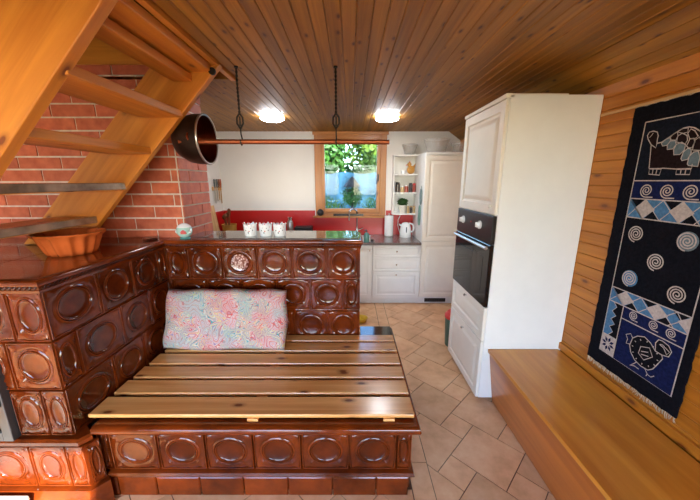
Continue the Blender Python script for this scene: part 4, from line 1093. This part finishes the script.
for m, pts in ((5, [(1.521, 1.777), (1.503, 1.793), (1.485, 1.798), (1.48, 1.784), (1.491, 1.766), (1.512, 1.764)]),
        (5, [(1.491, 1.766), (1.482, 1.783), (1.459, 1.782), (1.451, 1.765), (1.462, 1.746), (1.487, 1.746)]),
        (5, [(1.457, 1.743), (1.45, 1.765), (1.429, 1.772), (1.41, 1.759), (1.41, 1.736), (1.425, 1.719), (1.451, 1.719)]),
        (5, [(1.416, 1.7), (1.412, 1.728), (1.398, 1.742), (1.383, 1.738), (1.379, 1.72), (1.387, 1.695), (1.41, 1.691)]),
        (5, [(1.384, 1.675), (1.384, 1.706), (1.37, 1.724), (1.352, 1.726), (1.34, 1.70), (1.34, 1.662), (1.378, 1.668)]),
        (6, [(1.485, 1.799), (1.472, 1.815), (1.457, 1.818), (1.451, 1.801), (1.457, 1.784), (1.478, 1.787)]),
        (6, [(1.452, 1.775), (1.452, 1.801), (1.435, 1.811), (1.413, 1.798), (1.406, 1.778), (1.413, 1.762)]),
        (6, [(1.405, 1.753), (1.398, 1.78), (1.383, 1.783), (1.375, 1.768), (1.38, 1.744), (1.395, 1.743)]),
        (6, [(1.456, 1.819), (1.437, 1.831), (1.415, 1.83), (1.413, 1.812), (1.432, 1.809)]),
        (6, [(1.412, 1.806), (1.403, 1.824), (1.385, 1.813), (1.367, 1.789), (1.377, 1.78), (1.399, 1.783)]),
        (6, [(1.377, 1.733), (1.376, 1.774), (1.36, 1.785), (1.34, 1.75), (1.338, 1.727)])):
    patch(pts, m, 2.6); line(pts, .004, closed=True)
# bird
gb = [(1.447, .793), (1.424, .817), (1.389, .831), (1.355, .817), (1.326, .791), (1.294, .789), (1.286, .773), (1.304, .728), (1.317, .697), (1.338, .677), (1.375, .675), (1.411, .686), (1.441, .715), (1.454, .748)]
patch(gb, 0, 2); line(gb, .0045, closed=True)
nk = [(1.326, .791), (1.333, .83), (1.323, .853), (1.305, .856), (1.275, .848), (1.257, .827), (1.264, .797), (1.294, .789)]
patch(nk, 0, 2.2); line(nk, .0042); line([(1.314, .833), (1.293, .826), (1.274, .801), (1.265, .821), (1.301, .838), (1.314, .833)], .004)
line([(1.447, .793), (1.462, .81), (1.486, .793), (1.472, .773), (1.475, .747), (1.453, .754)], .004)
line([(1.397, .773), (1.354, .79), (1.331, .754), (1.368, .714), (1.401, .733)], .0042, closed=True); line([(1.39, .75), (1.355, .765)], .004); line([(1.388, .735), (1.35, .745)], .004)
line([(1.399, .682), (1.415, .66), (1.43, .644), (1.405, .655), (1.381, .653)], .004); line([(1.353, .675), (1.335, .655), (1.317, .652), (1.303, .668)], .004); line([(1.335, .655), (1.34, .642)], .004)
for i in range(12):
    t = i/12*2*math.pi; q = (1.372+.062*math.cos(t), .752+.058*math.sin(t)); line([q, (q[0]+.008*math.cos(t), q[1]+.008*math.sin(t))], .004)
# left column: zigzag and flower square
patch([(FY1, .735), (1.535, .735), (1.535, .935), (FY1, .935)], 0, 1)
zz = [(1.592, .935), (1.571, .912), (1.594, .882), (1.566, .862), (1.592, .835), (1.564, .812), (1.592, .788), (1.566, .765), (1.59, .735)]
patch([(FY1, .735), (FY1, .935)]+zz, 4, 2); line(zz, .004)
patch([(FY1, .623), (1.535, .623), (1.535, .735), (FY1, .735)], 3, 2)
for i in range(8):
    t = i/8*2*math.pi+.2; c = (1.58+.026*math.cos(t), .682+.026*math.sin(t))
    patch([(c[0]+.017*math.cos(t), c[1]+.017*math.sin(t)), (c[0]-.008*math.sin(t), c[1]+.008*math.cos(t)), (c[0]-.015*math.cos(t), c[1]-.015*math.sin(t)), (c[0]+.008*math.sin(t), c[1]-.008*math.cos(t))], 2, 3)
# frame lines
for ln in ([(FY1, 1.89), (FY0, 1.89), (FY0, .623), (FY1, .623), (FY1, 1.89)], [(FY1, 1.603), (FY0, 1.603)], [(FY1, 1.512), (FY0, 1.512)], [(FY1, 1.414), (FY0, 1.414)], [(FY1, 1.019), (FY0, 1.019)], [(FY1, .937), (FY0, .937)], [(1.533, .937), (1.533, .623)], [(1.533, .868), (FY0, .868)]):
    line(ln, .0055, 3, 4.2)
for f_ in b.bm.faces:
    pass
b.build('cloth', rmats, rug, smooth=0)
b = MB()
for zf, s in ((z0, -1), (z1, 1)):
    n = 70
    for i in range(n):
        yy = y0+.004+(y1-y0-.008)*i/(n-1)+random.uniform(-.002, .002); L = random.uniform(.018, .036)*(1 if s < 0 else .5)
        b.tube([(RX-.004, yy, zf-s*.004), (RX-.006, yy+random.uniform(-.004, .004), zf+s*L*.5), (RX-.004, yy+random.uniform(-.009, .009), zf+s*L)], [.0026, .002, .0012], 5)
tag(b.build('fringe', 'fringe', rug), kind='stuff')
b = MB(); b.box(RX-.012, RX-.0005, 1.16, 1.93, 1.976, 1.988); tag(b.build('hanging_rail', 'board_wood', rug, smooth=0))

# ------------------------------------------------------------------ garden outside the window
b = MB(); b.box(-30, 30, YB+.3, 40, -.5, -.3); b.box(-30, 30, -30, YF-.22, -.5, -.06); b.box(-30, XL-.22, YF-.22, YB+.3, -.5, -.06); b.box(XR+.3, 30, YF-.22, YB+.3, -.5, -.06)
struct(b.build('ground', 'grass', smooth=0))
def bush(name, c, rad, n, mat, label, cat, leaf=.05, group=None, trunk=True):
    o = thing(name, label, cat, (c[0], c[1], -.3), group)
    b = MB(); c = V(c)
    for i in range(n):
        d = V((random.gauss(0, 1), random.gauss(0, 1), random.gauss(0, 1))).normalized(); q = random.uniform(.35, 1)**.5*(1+.18*math.sin(5*d.x+3*d.z)*math.cos(4*d.y))
        p = c+V((d.x*rad[0], d.y*rad[1], d.z*rad[2]))*q
        a = V((random.gauss(0, 1), random.gauss(0, 1), random.gauss(0, 1))).normalized(); s = a.cross(d).normalized()
        L = leaf*random.uniform(.7, 1.4)
        v = [b.bm.verts.new(p-a*L), b.bm.verts.new(p+s*L*.45), b.bm.verts.new(p+a*L), b.bm.verts.new(p-s*L*.45)]; b.face(v)
    b.build('foliage', mat, o, smooth=0)
    if trunk:
        b = MB(); b.tube([(c.x, c.y, -.3), (c.x+.03, c.y, c.z*.6), (c.x, c.y, c.z)], [.06, .045, .02], 8); b.build('trunk', 'bark', o)
bush('tree', (-1.05, 10.6, 2.5), (.95, .8, 1.3), 3600, 'leaf', 'leafy tree outside the window behind the blue sheet, left one', 'tree', .09)
bush('tree', (1.0, 10.4, 2.6), (.95, .8, 1.3), 3600, 'leaf_light', 'paler leafy tree outside the window behind the blue sheet, right one', 'tree', .09)
bush('tree', (.1, 13.0, 3.3), (2.8, .9, 2.2), 4200, 'leaf', 'broad tree farthest outside the window, topmost foliage', 'tree', .12)
bush('shrub', (.1, 7.7, .45), (1.3, .3, .98), 3000, 'leaf_light', 'loose pale green shrub outside right behind the bird feeder', 'shrub', .03, trunk=False)
bush('shrub', (-.55, 6.9, .5), (.62, .35, .84), 2600, 'leaf_light', 'low light green shrub outside below the window, left one', 'shrub', .035, trunk=False)
bush('shrub', (.72, 6.9, .5), (.62, .35, .82), 2600, 'leaf', 'low mid green shrub outside below the window, right one', 'shrub', .035, trunk=False)
b = MB(); n = 60
ga = [[b.bm.verts.new((-2.4+4.8*i/n, 8.6+.09*math.sin(i*.9)+.05*math.sin(i*.37+j), z)) for j, z in enumerate((-.3, .3, .9, 1.4, 1.82+.03*math.sin(i*.5)))] for i in range(n+1)]
gb_ = [[b.bm.verts.new(v.co+V((0, .02, 0))) for v in r] for r in ga]
for i in range(n):
    for j in range(4):
        b.face([ga[i][j], ga[i+1][j], ga[i+1][j+1], ga[i][j+1]]); b.face([gb_[i][j+1], gb_[i+1][j+1], gb_[i+1][j], gb_[i][j]])
    b.face([ga[i][4], ga[i+1][4], gb_[i+1][4], gb_[i][4]]); b.face([gb_[i][0], gb_[i+1][0], ga[i+1][0], ga[i][0]])
tag(b.build('blue_sheet', 'tarp', smooth=60), 'pale blue sheet stretched across the garden outside the window', 'sheet')
bf = thing('bird_feeder', 'bird feeder with dark pointed roof outside the window', 'bird feeder', (.06, 6.1, -.3))
fx, fy = .045, 6.1
b = MB(); b.tube([(fx, fy, -.3), (fx, fy, 1.45)], .025, 8); b.build('post', 'bark', bf)
b = MB(); b.recalc = True; b.lathe([(0, 1.70), (.05, 1.66), (.17, 1.5), (.16, 1.49), (0, 1.49)], (fx, fy, 0), 8); b.build('roof', 'bark', bf, smooth=20)
b = MB(); b.box(fx-.12, fx+.12, fy-.12, fy+.12, 1.40, 1.42)
for sx in (-1, 1):
    for sy in (-1, 1): b.box(fx+sx*.1-.01, fx+sx*.1+.01, fy+sy*.1-.01, fy+sy*.1+.01, 1.42, 1.5)
b.build('tray', 'bark', bf, smooth=0)
b = MB()
for i in range(900):
    d = V((random.gauss(0, 1), random.gauss(0, 1), random.gauss(0, 1))).normalized()*random.uniform(.5, 1)
    p = V((fx+d.x*.2, fy-.02+d.y*.16, 1.31+d.z*.2)); a = V((random.gauss(0, 1), random.gauss(0, 1), random.gauss(0, 1))).normalized(); s = a.cross(d).normalized(); L = .03
    b.face([b.bm.verts.new(p-a*L), b.bm.verts.new(p+s*L*.5), b.bm.verts.new(p+a*L), b.bm.verts.new(p-s*L*.5)])
b.build('climbing_leaves', 'leaf', bf, smooth=0)

# ------------------------------------------------------------------ light
w = bpy.data.worlds.new('sky'); scene.world = w; w.use_nodes = True; nt = w.node_tree; nt.nodes.clear()
o_ = nt.nodes.new('ShaderNodeOutputWorld'); bg = nt.nodes.new('ShaderNodeBackground'); sky = nt.nodes.new('ShaderNodeTexSky')
sky.sky_type = 'NISHITA'; sky.sun_disc = False; sky.sun_elevation = R(31); sky.sun_rotation = R(163); sky.altitude = 300; sky.dust_density = .6
mxw = nt.nodes.new('ShaderNodeMix'); mxw.data_type = 'RGBA'; mxw.blend_type = 'MULTIPLY'; mxw.inputs[0].default_value = 1; mxw.inputs[7].default_value = (.86, .96, 1.12, 1)
nt.links.new(sky.outputs[0], mxw.inputs[6]); nt.links.new(mxw.outputs[2], bg.inputs[0]); nt.links.new(bg.outputs[0], o_.inputs[0])
bg.inputs[1].default_value = 1.15
def light(name, typ, loc, rot, **kw):
    d = bpy.data.lights.new(name, typ)
    for k, v in kw.items(): setattr(d, k, v)
    o = bpy.data.objects.new(name, d); o.location = loc; o.rotation_euler = rot; col.objects.link(o); return o
sd_ = V((-.30, 1, -.614)).normalized()
s_ = light('sun', 'SUN', (0, -8, 8), (0, 0, 0), energy=16., angle=R(.6), color=(1, .9, .76)); s_.rotation_euler = sd_.to_track_quat('-Z', 'Y').to_euler()
def portal(name, loc, rot, sx, sy):
    p = light(name, 'AREA', loc, rot, shape='RECTANGLE', size=sx, size_y=sy, energy=1.); p.data.cycles.is_portal = True
portal('door_portal', ((DX0+DX1)/2, YF-.16, DZ/2), (R(90), 0, 0), DX1-DX0, DZ)
portal('fill_window_portal', (.725, YF-.16, 1.3), (R(90), 0, 0), 1.45, 1.8)
portal('window_portal', ((px0+px1)/2, YB+.06, 1.67), (R(-90), 0, 0), px1-px0, pz1-pz0)

# ------------------------------------------------------------------ camera + view
cd = bpy.data.cameras.new('camera'); cd.sensor_width = 36; cd.lens = 36*301/700; cd.clip_start = .02
cam = bpy.data.objects.new('camera', cd); cam.location = (0, 0, 1.6); cam.rotation_euler = (R(90-12.856), 0, 0); col.objects.link(cam)
scene.camera = cam
vs = scene.view_settings; vs.view_transform = 'Standard'; vs.look = 'None'; vs.gamma = 1; vs.use_curve_mapping = False; vs.exposure = .6
